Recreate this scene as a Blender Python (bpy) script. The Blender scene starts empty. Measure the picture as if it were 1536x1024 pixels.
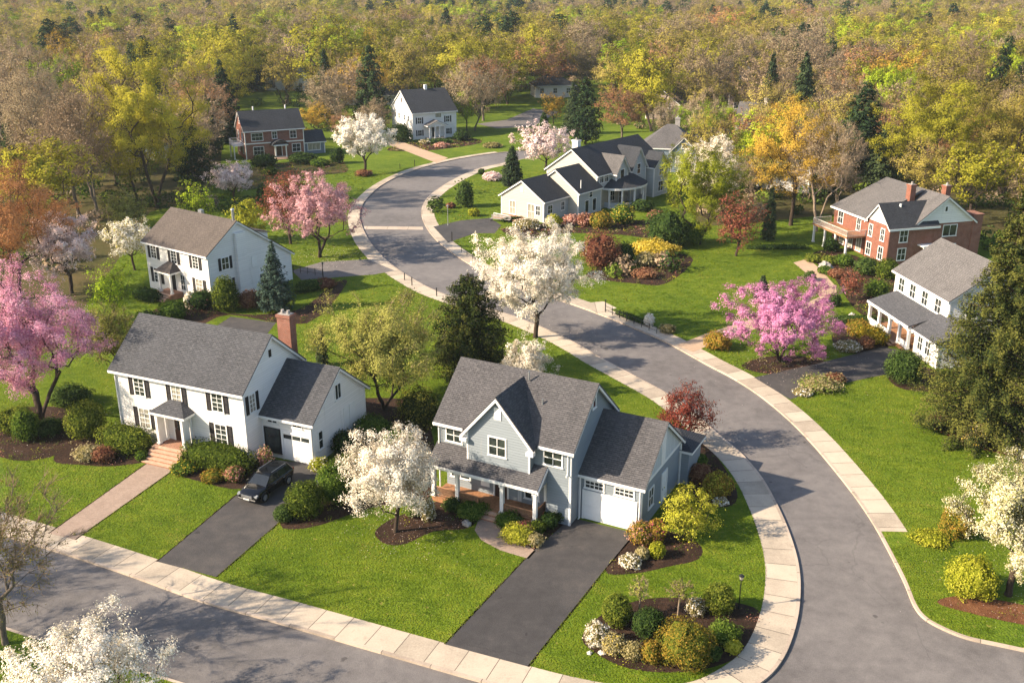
import bpy, math, random
import numpy as np
from mathutils import Vector, Matrix
from mathutils.geometry import delaunay_2d_cdt, tessellate_polygon
R = math.radians
S = bpy.context.scene
COL = S.collection
# ------------------------------------------------------------------ camera
F, PITCH, CH = 1500.0, R(20.4), 36.0
CP, SP = math.cos(PITCH), math.sin(PITCH)
cd = bpy.data.cameras.new('camera'); cam = bpy.data.objects.new('camera', cd); COL.objects.link(cam)
cam.location = (0, 0, CH); cam.rotation_euler = (R(90) - PITCH, 0, 0)
cd.sensor_width = 36; cd.lens = 36 * F / 1536; cd.clip_start = 1; cd.clip_end = 8000
S.camera = cam

def at(x, y, z=0.0):
    """ground position that the surveyed photo point (x, y) stands on, at height z"""
    a = (x - 768) / F; v = -(y - 512) / F
    d = (a, CP + v * SP, -SP + v * CP); t = (z - CH) / d[2]
    return (d[0] * t, d[1] * t)
def ppm(x, y):
    X, Y = at(x, y); return F / (Y * CP + CH * SP)
def seen(X, Y, Z):
    dz = Z - CH; zc = Y * CP - dz * SP
    return 768 + F * X / zc, 512 - F * (Y * SP + dz * CP) / zc
def tall(x, y, ytop):
    X, Y = at(x, y); lo, hi = 0, 45
    for _ in range(40):
        m = (lo + hi) / 2
        if seen(X, Y, m)[1] > ytop: lo = m
        else: hi = m
    return m

# ------------------------------------------------------------------ properties
def tag(o, label=None, cat=None, group=None, kind=None):
    if label: o['label'] = label
    if cat: o['category'] = cat
    if group: o['group'] = group
    if kind: o['kind'] = kind
    return o
def thing(name, label, cat, loc=(0, 0, 0), rz=0, group=None):
    o = bpy.data.objects.new(name, None); COL.objects.link(o)
    o.location = loc; o.rotation_euler = (0, 0, rz); o.empty_display_size = .3
    return tag(o, label, cat, group)

# ------------------------------------------------------------------ materials
def new_mat(name):
    m = bpy.data.materials.new(name); m.use_nodes = True
    nt = m.node_tree; nt.nodes.clear()
    return m, nt
def nd(nt, t, **kw):
    n = nt.nodes.new(t)
    for k, v in kw.items():
        if k.startswith('_'): setattr(n, k[1:], v)
    return n
class NT:
    def __init__(s, name):
        s.m, s.t = new_mat(name)
        s.out = s.n('ShaderNodeOutputMaterial')
    def n(s, t, ins=None, **at_):
        n = s.t.nodes.new(t)
        for k, v in at_.items(): setattr(n, k, v)
        if ins:
            for k, v in ins.items():
                sock = n.inputs[k]
                if isinstance(v, bpy.types.NodeSocket): s.t.links.new(v, sock)
                else: sock.default_value = v
        return n
    def obj(s): return s.n('ShaderNodeTexCoord').outputs['Object']
    def uv(s): return s.n('ShaderNodeUVMap').outputs[0]
    def pos(s): return s.n('ShaderNodeNewGeometry').outputs['Position']
    def mapping(s, v, scale=(1, 1, 1), rot=(0, 0, 0)):
        return s.n('ShaderNodeMapping', {'Vector': v, 'Scale': scale, 'Rotation': rot}).outputs[0]
    def noise(s, v, scale, detail=3, rough=.55, dist=0):
        return s.n('ShaderNodeTexNoise', {'Vector': v, 'Scale': scale, 'Detail': detail, 'Roughness': rough, 'Distortion': dist}).outputs['Fac']
    def ramp(s, f, stops):
        r = s.n('ShaderNodeValToRGB', {'Fac': f}); e = r.color_ramp.elements
        while len(e) < len(stops): e.new(.5)
        for q, (p, c) in zip(e, stops):
            q.position = p; q.color = (*c, 1) if len(c) == 3 else c
        return r.outputs[0]
    def mix(s, f, a, b, mode='MIX'):
        r = s.n('ShaderNodeMix', data_type='RGBA', blend_type=mode)
        for k, v in (('Factor', f), ('A', a), ('B', b)):
            sock = [i for i in r.inputs if i.name == k and i.enabled and (k == 'Factor' or i.type == 'RGBA')][0]
            if isinstance(v, bpy.types.NodeSocket): s.t.links.new(v, sock)
            else: sock.default_value = v if k == 'Factor' else (*v, 1)
        return [o for o in r.outputs if o.type == 'RGBA'][0]
    def math(s, op, a, b=0.0, c=0.0):
        r = s.n('ShaderNodeMath', operation=op)
        for i, v in enumerate((a, b, c)):
            if isinstance(v, bpy.types.NodeSocket): s.t.links.new(v, r.inputs[i])
            else: r.inputs[i].default_value = v
        return r.outputs[0]
    def bump(s, h, dist=.02, strength=1.0):
        return s.n('ShaderNodeBump', {'Height': h, 'Distance': dist, 'Strength': strength}).outputs[0]
    def bsdf(s, color, rough=.8, normal=None, spec=.3, metal=0.0, **kw):
        b = s.n('ShaderNodeBsdfPrincipled')
        for k, v in (('Base Color', color), ('Roughness', rough), ('Specular IOR Level', spec), ('Metallic', metal), ('Normal', normal), *kw.items()):
            if v is None: continue
            if isinstance(v, bpy.types.NodeSocket): s.t.links.new(v, b.inputs[k])
            else: b.inputs[k].default_value = (*v, 1) if (isinstance(v, tuple) and len(v) == 3) else v
        s.t.links.new(b.outputs[0], s.out.inputs[0]); return s.m

def plain(name, c, rough=.6, spec=.3, metal=0.0, var=.12, scale=3.0, bump=0.0):
    t = NT(name); o = t.obj()
    n = t.noise(o, scale, 4)
    lo = tuple(max(0, x * (1 - var)) for x in c); hi = tuple(min(1, x * (1 + var)) for x in c)
    col = t.ramp(n, [(.3, lo), (.7, hi)])
    nn = t.bump(t.noise(o, scale * 6, 3), bump) if bump else None
    return t.bsdf(col, rough, nn, spec, metal)
def siding(name, c, lap=.2, vert=False, var=.06):
    t = NT(name); uv = t.uv()
    sp = t.n('ShaderNodeSeparateXYZ', {'Vector': uv})
    v = sp.outputs[0 if vert else 1]
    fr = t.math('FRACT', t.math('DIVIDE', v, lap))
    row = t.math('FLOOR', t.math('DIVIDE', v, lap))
    wn = t.n('ShaderNodeTexWhiteNoise', {'W': row}, noise_dimensions='1D').outputs['Value']
    n = t.noise(t.mapping(uv, (.6, 4, 1)), 1.2, 4)
    f = t.math('ADD', t.math('MULTIPLY', wn, .4), t.math('MULTIPLY', n, .6))
    col = t.ramp(f, [(.2, tuple(x * (1 - var) for x in c)), (.75, tuple(min(1, x * (1 + var * .6)) for x in c))])
    st = t.noise(t.mapping(uv, (1.4, .16, 1)), 1.0, 4)
    col = t.mix(t.math('MULTIPLY', t.math('GREATER_THAN', st, .62), .12), col, (.35, .33, .28))
    col = t.mix(t.math('MULTIPLY', t.math('LESS_THAN', fr, .16), .30), col, tuple(x * .45 for x in c))  # shadow line at each board lap, painted into the siding colour
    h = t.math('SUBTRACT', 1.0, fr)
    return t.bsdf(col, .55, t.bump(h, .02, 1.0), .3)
def shingle(name, c1, c2, c3, sw=.36, sh=.155):
    t = NT(name); uv = t.uv()
    b = t.n('ShaderNodeTexBrick', {'Vector': uv, 'Color1': (*c1, 1), 'Color2': (*c2, 1), 'Mortar': tuple(x * .45 for x in c1) + (1,),
            'Scale': 1.0, 'Mortar Size': .018, 'Mortar Smooth': .3, 'Bias': -.1, 'Brick Width': sw, 'Row Height': sh}, offset=.45, squash=1.0)
    n = t.noise(uv, .55, 5, .6)
    n2 = t.noise(t.mapping(uv, (3.2, 6, 1)), 1.0, 3)
    col = t.mix(t.math('MULTIPLY', t.math('GREATER_THAN', n2, .56), .55), b.outputs[0], c3)
    col = t.mix(t.ramp(n, [(.35, (0, 0, 0)), (.7, (.45, .45, .45))]), col, tuple(x * 1.35 for x in c1))
    streak = t.noise(t.mapping(uv, (1.1, .12, 1)), 1.0, 4)
    col = t.mix(t.ramp(streak, [(.5, (0, 0, 0)), (.78, (.22, .22, .22))]), col, tuple(x * .6 for x in c2))
    v = t.n('ShaderNodeSeparateXYZ', {'Vector': uv}).outputs[1]
    fr = t.math('FRACT', t.math('DIVIDE', v, sh))
    h = t.math('ADD', t.math('SUBTRACT', 1.0, fr), t.math('MULTIPLY', b.outputs[1], -.8))
    h = t.math('ADD', h, t.math('MULTIPLY', t.noise(uv, 22, 2), .7))
    return t.bsdf(col, .9, t.bump(h, .035, 1.0), .2)
def bricks(name, c1, c2, mortar):
    t = NT(name); uv = t.uv()
    b = t.n('ShaderNodeTexBrick', {'Vector': uv, 'Color1': (*c1, 1), 'Color2': (*c2, 1), 'Mortar': (*mortar, 1), 'Scale': 1.0,
            'Mortar Size': .012, 'Bias': 0.0, 'Brick Width': .26, 'Row Height': .09})
    n = t.noise(uv, 1.3, 5, .65)
    col = t.mix(t.ramp(n, [(.4, (0, 0, 0)), (.75, (.6, .6, .6))]), b.outputs[0], tuple(x * .55 for x in c1))
    n2 = t.noise(t.mapping(uv, (5, 13, 1)), 1.0, 2)
    col = t.mix(t.math('MULTIPLY', t.math('GREATER_THAN', n2, .6), .35), col, tuple(min(1, x * 1.6) for x in c2))
    return t.bsdf(col, .9, t.bump(b.outputs[1], -.012), .2)

M = {}
LAPW = .2
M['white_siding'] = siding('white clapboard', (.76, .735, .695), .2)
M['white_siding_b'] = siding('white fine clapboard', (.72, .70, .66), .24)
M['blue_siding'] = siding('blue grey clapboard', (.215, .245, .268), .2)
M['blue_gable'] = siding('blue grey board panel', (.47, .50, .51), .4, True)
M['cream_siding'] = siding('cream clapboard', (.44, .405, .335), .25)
M['wicker'] = bricks('woven rail panel', (.26, .15, .085), (.16, .085, .05), (.035, .02, .014))
M['tread'] = plain('pale step tread', (.46, .30, .21), .85, .2, var=.2, scale=4)
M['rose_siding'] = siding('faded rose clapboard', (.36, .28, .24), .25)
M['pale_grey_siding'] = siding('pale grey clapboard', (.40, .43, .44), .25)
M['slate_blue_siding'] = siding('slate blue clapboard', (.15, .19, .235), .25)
M['shingle_grey'] = shingle('grey asphalt shingles', (.072, .074, .082), (.050, .052, .058), (.112, .112, .120), sw=.36, sh=.155)
M['shingle_taupe'] = shingle('taupe asphalt shingles', (.084, .081, .085), (.059, .058, .062), (.126, .120, .122), sw=.36, sh=.155)
M['shingle_brown'] = shingle('brown asphalt shingles', (.105, .087, .076), (.078, .066, .059), (.146, .122, .108))
M['shingle_dark'] = shingle('charcoal asphalt shingles', (0.046, 0.050, 0.058), (0.035, 0.038, 0.045), (0.068, 0.068, 0.075))
M['shingle_light'] = shingle('light grey asphalt shingles', (.122, .115, .113), (.094, .090, .090), (.168, .158, .154))
M['brick_red'] = bricks('red brick', (.27, .085, .05), (.19, .058, .038), (.33, .26, .21))
M['brick_orange'] = bricks('orange brick', (.25, .082, .048), (.18, .058, .038), (.30, .22, .17))
M['white_paint'] = plain('white trim paint', (.73, .72, .69), .45, .4, var=.05, scale=1.5)
M['black_paint'] = plain('black shutter paint', (.013, .011, .012), .65, .2, var=.2)
M['dark_wood'] = plain('dark stained wood', (.05, .025, .018), .4, .4, var=.3, scale=6)
M['warm_wood'] = plain('warm deck boards', (.30, .15, .075), .6, .3, var=.3, scale=5, bump=.01)
M['concrete_pad'] = plain('poured concrete', (.40, .35, .29), .85, .2, var=.15, scale=1.6, bump=.004)
M['brick_step'] = bricks('brick step', (.32, .14, .08), (.25, .10, .06), (.35, .27, .2))
M['black_metal'] = plain('black metal', (.015, .015, .016), .4, .5, .4, var=.2)
M['grey_metal'] = plain('galvanised metal', (.35, .36, .37), .4, .5, .7, var=.1)
M['stone_white'] = plain('pale boulder', (.52, .48, .42), .9, .2, var=.3, scale=4, bump=.03)
M['stone_grey'] = plain('grey stone', (.28, .26, .24), .9, .2, var=.3, scale=4, bump=.03)
t = NT('window glass'); o = t.obj()
M['glass'] = t.bsdf(t.ramp(t.noise(o, 1.1, 2), [(.35, (.012, .016, .018)), (.7, (.05, .06, .055))]), .06, None, .6)
t = NT('curtained window glass'); o = t.obj()
M['glass_curtain'] = t.bsdf(t.ramp(t.noise(t.mapping(o, (5, 5, .5)), 1.6, 2), [(.35, (.16, .15, .12)), (.6, (.34, .32, .26))]), .08, None, .6)

def bark(name, c, s=5.0):
    t = NT(name); o = t.obj()
    n = t.noise(t.mapping(o, (1, 1, .25)), s, 5, .65)
    col = t.ramp(n, [(.3, tuple(x * .55 for x in c)), (.7, tuple(x * 1.35 for x in c))])
    return t.bsdf(col, .95, t.bump(n, .04), .1)
M['bark_dark'] = bark('dark bark', (.055, .04, .03))
M['bark_grey'] = bark('grey bark', (.16, .128, .098))
M['bark_pale'] = bark('pale bark', (.25, .19, .14))

def leaf(name, stops, trans=.25, rough=.7):
    """foliage: colour spread from one leaf clump to the next, light passing through the blades"""
    t = NT(name)
    a = t.n('ShaderNodeAttribute', attribute_name='tint', attribute_type='GEOMETRY').outputs['Fac']
    oi = t.n('ShaderNodeObjectInfo').outputs['Random']
    f = t.math('ADD', a, t.math('MULTIPLY', t.math('SUBTRACT', oi, .5), .5))
    n = len(stops)
    col = t.ramp(f, [(.12 + .76 * i / (n - 1), c) for i, c in enumerate(stops)])
    d = t.n('ShaderNodeBsdfDiffuse', {'Color': col})
    g = t.n('ShaderNodeBsdfTranslucent', {'Color': col})
    mx = t.n('ShaderNodeMixShader', {0: trans, 1: d.outputs[0], 2: g.outputs[0]})
    t.t.links.new(mx.outputs[0], t.out.inputs[0])
    return t.m
LF = {
 'yellow_green': leaf('yellow green leaves', [(0.118, 0.124, 0.014), (0.277, 0.262, 0.026), (0.472, 0.413, 0.047)]),
 'olive_bud': leaf('olive yellow buds', [(0.153, 0.130, 0.028), (0.301, 0.248, 0.054), (0.472, 0.384, 0.100)]),
 'spring': leaf('spring yellow green leaves', [(.13, .155, .014), (.28, .30, .025), (.46, .44, .05)]),
 'gold': leaf('golden new leaves', [(0.224, 0.147, 0.019), (0.401, 0.254, 0.035), (0.555, 0.366, 0.065)]),
 'bright_green': leaf('bright green leaves', [(0.106, 0.177, 0.012), (0.236, 0.319, 0.019), (0.401, 0.472, 0.035)]),
 'tan_bud': leaf('tan brown buds', [(.17, .125, .07), (.28, .22, .13), (.40, .32, .20)]),
 'brown_twig': leaf('brown twig ends', [(0.212, 0.153, 0.097), (0.342, 0.254, 0.165), (0.460, 0.342, 0.230)]),
 'russet': leaf('russet leaves', [(.19, .09, .045), (.31, .165, .08), (.42, .25, .13)]),
 'orange': leaf('orange pink leaves', [(.27, .12, .045), (.46, .22, .09), (.60, .34, .17)]),
 'red': leaf('red maple leaves', [(.15, .045, .03), (.25, .085, .055), (.34, .15, .09)]),
 'deep_red': leaf('deep red leaves', [(.08, .018, .015), (.155, .035, .026), (.24, .065, .042)]),
 'white_blossom': leaf('white blossom', [(.60, .52, .38), (.80, .73, .60), (.88, .84, .75)], .25),
 'cream_blossom': leaf('cream blossom', [(.48, .44, .22), (.74, .69, .53), (.86, .83, .75)], .25),
 'blush_blossom': leaf('blush blossom', [(.58, .40, .37), (.76, .60, .56), (.86, .75, .71)], .25),
 'pink_blossom': leaf('pink blossom', [(.45, .17, .27), (.66, .32, .43), (.80, .50, .58)], .3),
 'lilac_blossom': leaf('lilac pink blossom', [(.42, .14, .30), (.62, .27, .45), (.77, .44, .60)], .3),
 'rose_blossom': leaf('rose blossom', [(.48, .25, .26), (.68, .42, .43), (.80, .58, .58)], .3),
 'olive_green': leaf('olive green buds', [(.095, .10, .02), (.205, .205, .042), (.34, .325, .085)]),
 'conifer_green': leaf('dark conifer needles', [(.011, .021, .008), (.036, .050, .014), (.125, .125, .028)], .15),
 'pine': leaf('pine needles', [(.012, .026, .012), (.030, .052, .022), (.06, .085, .03)], .15),
 'spruce': leaf('spruce needles', [(.02, .035, .018), (.045, .068, .03), (.085, .11, .045)], .15),
 'blue_spruce': leaf('blue spruce needles', [(.025, .045, .035), (.05, .08, .06), (.085, .125, .09)], .15),
 'olive_needle': leaf('olive sunlit needles', [(.022, .032, .008), (.075, .08, .016), (.19, .17, .03)], .2),
 'box_green': leaf('boxwood leaves', [(.04, .062, .010), (.095, .125, .018), (.19, .21, .03)], .25),
 'dark_shrub': leaf('dark shrub leaves', [(.018, .035, .01), (.04, .07, .016), (.075, .11, .028)], .2),
 'mid_shrub': leaf('mid green shrub leaves', [(.04, .075, .012), (.09, .14, .02), (.16, .21, .035)], .25),
 'lime_shrub': leaf('lime shrub leaves', [(.18, .20, .016), (.33, .33, .028), (.46, .44, .06)], .3),
 'yellow_flower': leaf('yellow flowers', [(.30, .22, .02), (.52, .38, .04), (.66, .52, .12)], .3),
 'rust_shrub': leaf('rust brown shrub leaves', [(.12, .045, .03), (.20, .09, .05), (.28, .15, .08)], .25),
 'autumn_shrub': leaf('orange green shrub leaves', [(.10, .12, .018), (.24, .17, .025), (.34, .19, .04)], .25),
 'coral_flower': leaf('coral flowers', [(.10, .11, .03), (.40, .15, .11), (.60, .36, .28)], .3),
 'straw': leaf('dry straw plants', [(.16, .14, .05), (.29, .24, .10), (.42, .36, .20)], .25),
 'magenta_flower': leaf('magenta flowers', [(.06, .08, .02), (.22, .04, .07), (.36, .07, .12)], .25),
}
HAZE, EXPO = 0.0001, 1.34
# ------------------------------------------------------------------ mesh building
class MB:
    """collects faces in metres; every face gets a planar UV in metres (u level, v up the slope)"""
    def __init__(s): s.v = []; s.f = []; s.mi = []; s.cur = 0
    def poly(s, pts):
        i = len(s.v); s.v += [tuple(p) for p in pts]; s.f.append(list(range(i, i + len(pts)))); s.mi.append(s.cur); return s
    def box(s, x0, y0, z0, x1, y1, z1):
        a = [(x0, y0, z0), (x1, y0, z0), (x1, y1, z0), (x0, y1, z0), (x0, y0, z1), (x1, y0, z1), (x1, y1, z1), (x0, y1, z1)]
        for q in ((3, 2, 1, 0), (4, 5, 6, 7), (0, 1, 5, 4), (1, 2, 6, 5), (2, 3, 7, 6), (3, 0, 4, 7)): s.poly([a[k] for k in q])
        return s
    def prism(s, axis, a0, a1, prof, caps=True):
        """profile (h, z) counter-clockwise seen from the a1 end, swept along axis"""
        def P3(a, h, z): return (a, h, z) if axis == 'x' else (h, a, z)
        n = len(prof)
        ar = sum(prof[i][0] * prof[(i + 1) % n][1] - prof[(i + 1) % n][0] * prof[i][1] for i in range(n))
        flip = (ar < 0) != (axis == 'y')
        for i in range(n):
            (h0, z0), (h1, z1) = prof[i], prof[(i + 1) % n]
            q = [P3(a0, h0, z0), P3(a0, h1, z1), P3(a1, h1, z1), P3(a1, h0, z0)]
            if not flip: q.reverse()
            s.poly(q)
        if caps:
            e1 = [P3(a1, *p) for p in prof]; e0 = [P3(a0, *p) for p in reversed(prof)]
            if flip: e1.reverse(); e0.reverse()
            s.poly(e1); s.poly(e0)
        return s
    def slab(s, axis, a0, a1, chain, t):
        """roof-like slab of thickness t hung under a chain of (h, z) points"""
        for (p, q) in zip(chain, chain[1:]):
            s.prism(axis, a0, a1, [(p[0], p[1] - t), (q[0], q[1] - t), q, p])
        return s
    def tube(s, p0, p1, r0, r1=None, n=8, caps=True):
        r1 = r0 if r1 is None else r1
        p0, p1 = Vector(p0), Vector(p1); d = (p1 - p0).normalized()
        u = d.orthogonal().normalized(); w = d.cross(u)
        A = [p0 + (u * math.cos(2 * math.pi * k / n) + w * math.sin(2 * math.pi * k / n)) * r0 for k in range(n)]
        B = [p1 + (u * math.cos(2 * math.pi * k / n) + w * math.sin(2 * math.pi * k / n)) * r1 for k in range(n)]
        for k in range(n): s.poly([A[k], A[(k + 1) % n], B[(k + 1) % n], B[k]])
        if caps: s.poly(B); s.poly(A[::-1])
        return s
    def mesh(s, name, mats):
        me = bpy.data.meshes.new(name); me.from_pydata(s.v, [], s.f)
        for m in (mats if isinstance(mats, (list, tuple)) else [mats]): me.materials.append(m)
        me.polygons.foreach_set('material_index', s.mi)
        uv = me.uv_layers.new(name='UVMap').data
        Z = Vector((0, 0, 1))
        for p in me.polygons:
            n = p.normal; tt = Z.cross(n)
            tt = Vector((1, 0, 0)) if tt.length < .05 else tt.normalized()
            b = n.cross(tt)
            for li in p.loop_indices:
                c = me.vertices[me.loops[li].vertex_index].co
                uv[li].uv = (c.dot(tt), c.dot(b))
        return me
    def build(s, name, mats, parent=None, loc=(0, 0, 0), rz=0, bevel=0):
        o = bpy.data.objects.new(name, s.mesh(name, mats)); COL.objects.link(o)
        o.parent = parent; o.location = loc; o.rotation_euler = (0, 0, rz)
        if bevel:
            w = o.modifiers.new('weld', 'WELD'); w.merge_threshold = .0005
            b = o.modifiers.new('bevel', 'BEVEL'); b.width = bevel; b.segments = 1; b.limit_method = 'ANGLE'
        return o
def link(name, me, parent=None, loc=(0, 0, 0), rz=0):
    o = bpy.data.objects.new(name, me); COL.objects.link(o); o.parent = parent; o.location = loc; o.rotation_euler = (0, 0, rz); return o

# ------------------------------------------------------------------ house parts
CACHE = {}
def window(par, x, y, z, w, h, rz=0, cols=2, rows=2, shutters=None, glass='glass', frame='white_paint', depth=.05, arch=False):
    """sash window whose sill line is z, centred on (x, y) of a wall that faces rz (0 = the front)"""
    k = ('win', round(w, 2), round(h, 2), cols, rows, frame, arch)
    if k not in CACHE:
        b = .1; m = MB()
        m.box(-w / 2 - b, -depth, -.06, w / 2 + b, .02, 0); m.box(-w / 2 - b - .05, -depth - .05, -.11, w / 2 + b + .05, .02, -.063)
        m.box(-w / 2 - b, -depth, h, w / 2 + b, .02, h + b)
        m.box(-w / 2 - b, -depth, .003, -w / 2, .02, h - .003); m.box(w / 2, -depth, .003, w / 2 + b, .02, h - .003)
        for i in range(1, cols):
            c = -w / 2 + w * i / cols; t = .024 if (cols == 2 or i * 2 == cols) else .013
            m.box(c - t, -.045, .004, c + t, -.012, h - .004)
        for j in range(1, rows):
            c = h * j / rows; t = .026 if j * 2 == rows else .013
            m.box(-w / 2 + .004, -.041, c - t, w / 2 - .004, -.0125, c + t)
        p = MB().poly([(-w / 2, -.01, 0), (w / 2, -.01, 0), (w / 2, -.01, h), (-w / 2, -.01, h)])
        CACHE[k] = (m.mesh('window', M[frame]), p)
    fm, pb = CACHE[k]
    kp = ('pane', round(w, 2), round(h, 2), glass)
    if kp not in CACHE: CACHE[kp] = pb.mesh('pane', M[glass])
    o = link('window', fm, par, (x, y, z), rz)
    link('pane', CACHE[kp], o)
    if shutters:
        sw = shutters; ks = ('shut', round(h, 2), sw)
        if ks not in CACHE:
            m = MB(); m.box(-sw / 2, -.05, -.06, -sw / 2 + .06, -.004, h + .06).box(sw / 2 - .06, -.05, -.06, sw / 2, -.004, h + .06)
            for zz in (-.06, h / 2 - .04, h - .02): m.box(-sw / 2 + .06, -.05, zz, sw / 2 - .06, -.004, zz + .08)
            n = int(h / .09)
            for i in range(n):
                z0 = -.0 + h * i / n
                m.poly([(-sw / 2 + .06, -.042, z0), (sw / 2 - .06, -.042, z0), (sw / 2 - .06, -.012, z0 + h / n), (-sw / 2 + .06, -.012, z0 + h / n)])
            CACHE[ks] = m.mesh('shutter', M['black_paint'])
        for sgn in (-1, 1):
            d = sgn * (w / 2 + .14 + sw / 2)
            link('shutter', CACHE[ks], par, (x + d * math.cos(rz), y + d * math.sin(rz), z), rz)
    return o
def door(par, x, y, z, w, h, mat, rz=0, glazed=False, name='door'):
    m = MB(); m.box(-w / 2 - .12, -.07, 0, -w / 2, .02, h + .12).box(w / 2, -.07, 0, w / 2 + .12, .02, h + .12).box(-w / 2, -.07, h, w / 2, .02, h + .12)
    f = m.build('door_frame', M['white_paint'], par, (x, y, z), rz)
    d = MB(); d.box(-w / 2, -.03, 0, w / 2, .01, h)
    for r0, r1 in ((.12, .42), (.5, .92)):
        for c in (-1, 1): d.box(c * w / 4 - w * .17, -.045, h * r0, c * w / 4 + w * .17, -.028, h * r1)
    o = d.build(name, M[mat], par, (x, y, z), rz)
    MB().box(-w / 2 + .06, -.1, .95, -w / 2 + .11, -.03, 1.1).build('handle', M['grey_metal'], o)
    if glazed: MB().poly([(-w * .22, -.048, h * .45), (w * .22, -.048, h * .45), (w * .22, -.048, h * .9), (-w * .22, -.048, h * .9)]).build('pane', M['glass'], o)
    return o
def garage_door(par, x, y, z, w, h, rows=4, cols=4, rz=0, lights=False):
    m = MB(); m.box(-w / 2 - .14, -.08, 0, -w / 2, .02, h + .14).box(w / 2, -.08, 0, w / 2 + .14, .02, h + .14).box(-w / 2, -.08, h, w / 2, .02, h + .14)
    m.build('door_frame', M['white_paint'], par, (x, y, z), rz)
    d = MB(); d.box(-w / 2, -.01, 0, w / 2, .015, h)
    for r in range(rows):
        z0, z1 = h * r / rows + .012, h * (r + 1) / rows - .012
        d.box(-w / 2 + .005, -.03, z0, w / 2 - .005, -.008, z1)
        if lights and r == rows - 1: continue
        for c in range(cols):
            a, b = -w / 2 + w * c / cols + .09, -w / 2 + w * (c + 1) / cols - .09
            d.box(a, -.042, z0 + .09, b, -.028, z1 - .09)
    o = d.build('garage_door', M['white_paint'], par, (x, y, z), rz)
    if lights:
        g = MB()
        for c in range(cols):
            a, b = -w / 2 + w * c / cols + .04, -w / 2 + w * (c + 1) / cols - .04
            g.box(a, -.036, h * (rows - 1) / rows + .12, b, -.028, h - .12)
        g.build('pane', M['glass'], o)
    return o
def gable_chain(h0, e0, hr, r, h1, e1, ov):
    """eave - ridge - eave with the overhang run out along the slope"""
    s0 = (r - e0) / (hr - h0); s1 = (r - e1) / (h1 - hr)
    return [(h0 - ov, e0 - ov * s0), (hr, r), (h1 + ov, e1 - ov * s1)]
def gable_block(par, axis, a0, a1, h0, h1, e0, e1, r, wall, roof, hr=None, ov=.35, ova=.3, z0=0, wall_name='wall', roof_name='roof', ends=(1, 1), trim=True, corner=True, gutter=True, lift=.17):
    """walls with gable ends under a two-sided roof; axis is the ridge direction"""
    hr = (h0 + h1) / 2 if hr is None else hr
    w = MB().prism(axis, a0, a1, [(h0, z0), (h1, z0), (h1, e1), (hr, r), (h0, e0)])
    wo = w.build(wall_name, M[wall], par)
    ch = [(h, z + lift) for h, z in gable_chain(h0, e0, hr, r, h1, e1, ov)]
    b0 = a0 - (ova if ends[0] else 0); b1 = a1 + (ova if ends[1] else 0)
    ro = MB().slab(axis, b0, b1, ch, .12).build(roof_name, M[roof], par)
    if trim:
        tm = MB(); cl = [(h, z - .124) for h, z in ch]
        # rake boards stay under the roof sheet, inset from its edge by a few mm
        if ends[0]: tm.slab(axis, b0 + .02, b0 + .08, cl, .2); tm.slab(axis, b0 + .081, a0 - .002, cl, .03)
        if ends[1]: tm.slab(axis, b1 - .08, b1 - .02, cl, .2); tm.slab(axis, a1 + .002, b1 - .081, cl, .03)
        for sgn, (hh, zz) in ((-1, ch[0]), (1, ch[-1])):
            q = (hh, hh - sgn * .06); ql = sorted(q); ql = [ql[0] + sgn * .06 + sgn * .004, ql[1] + sgn * .06 + sgn * .004]
            if axis == 'x': tm.box(b0 + .0, ql[0], zz - .26, b1, ql[1], zz - .07)
            else: tm.box(ql[0], b0, zz - .26, ql[1], b1, zz - .07)
        tm.build('roof_trim', M['white_paint'], par)
    if corner:
        t = .025
        for hh, e in ((h0, e0), (h1, e1)):
            for aa in (a0, a1):
                sx = -1 if aa == a0 else 1; sy = -1 if hh == h0 else 1
                X = sorted((aa + sx * t, aa - sx * .14)); Y = sorted((hh + sy * t, hh - sy * .14))
                c = MB()
                if axis == 'x': c.box(X[0], Y[0], z0 + .01, X[1], Y[1], e - .05)
                else: c.box(Y[0], X[0], z0 + .01, Y[1], X[1], e - .05)
                c.build('corner_board', M['white_paint'], par)
    return wo, ro
def chimney(par, x, y, w, d, z0, z1, mat='brick_red', pots=1):
    m = MB(); m.box(x - w / 2, y - d / 2, z0, x + w / 2, y + d / 2, z1 - .25)
    m.box(x - w / 2 - .07, y - d / 2 - .07, z1 - .248, x + w / 2 + .07, y + d / 2 + .07, z1)
    o = m.build('chimney', M[mat], par)
    c = MB()
    for k in range(pots):
        px = x + (k - (pots - 1) / 2) * w * .45
        c.tube((px, y, z1), (px, y, z1 + .35), .16, .13, 10)
    c.box(x - w / 2 + .06, y - d / 2 + .06, z1 + .002, x + w / 2 - .06, y + d / 2 - .06, z1 + .06)
    c.build('chimney_pot', M['stone_grey'], o); return o
def downspout(par, x, y, z0, z1):
    MB().tube((x, y, z0), (x, y, z1), .055, None, 8).tube((x, y, z0 + .06), (x, y - .25, z0), .055, None, 8).build('downspout', M['white_paint'], par)
def column(par, x, y, z0, z1, w=.2, name='column'):
    m = MB(); m.box(x - w / 2, y - w / 2, z0 + .16, x + w / 2, y + w / 2, z1 - .14)
    m.box(x - w * .72, y - w * .72, z0, x + w * .72, y + w * .72, z0 + .158); m.box(x - w * .7, y - w * .7, z1 - .138, x + w * .7, y + w * .7, z1)
    return m.build(name, M['white_paint'], par)
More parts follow.
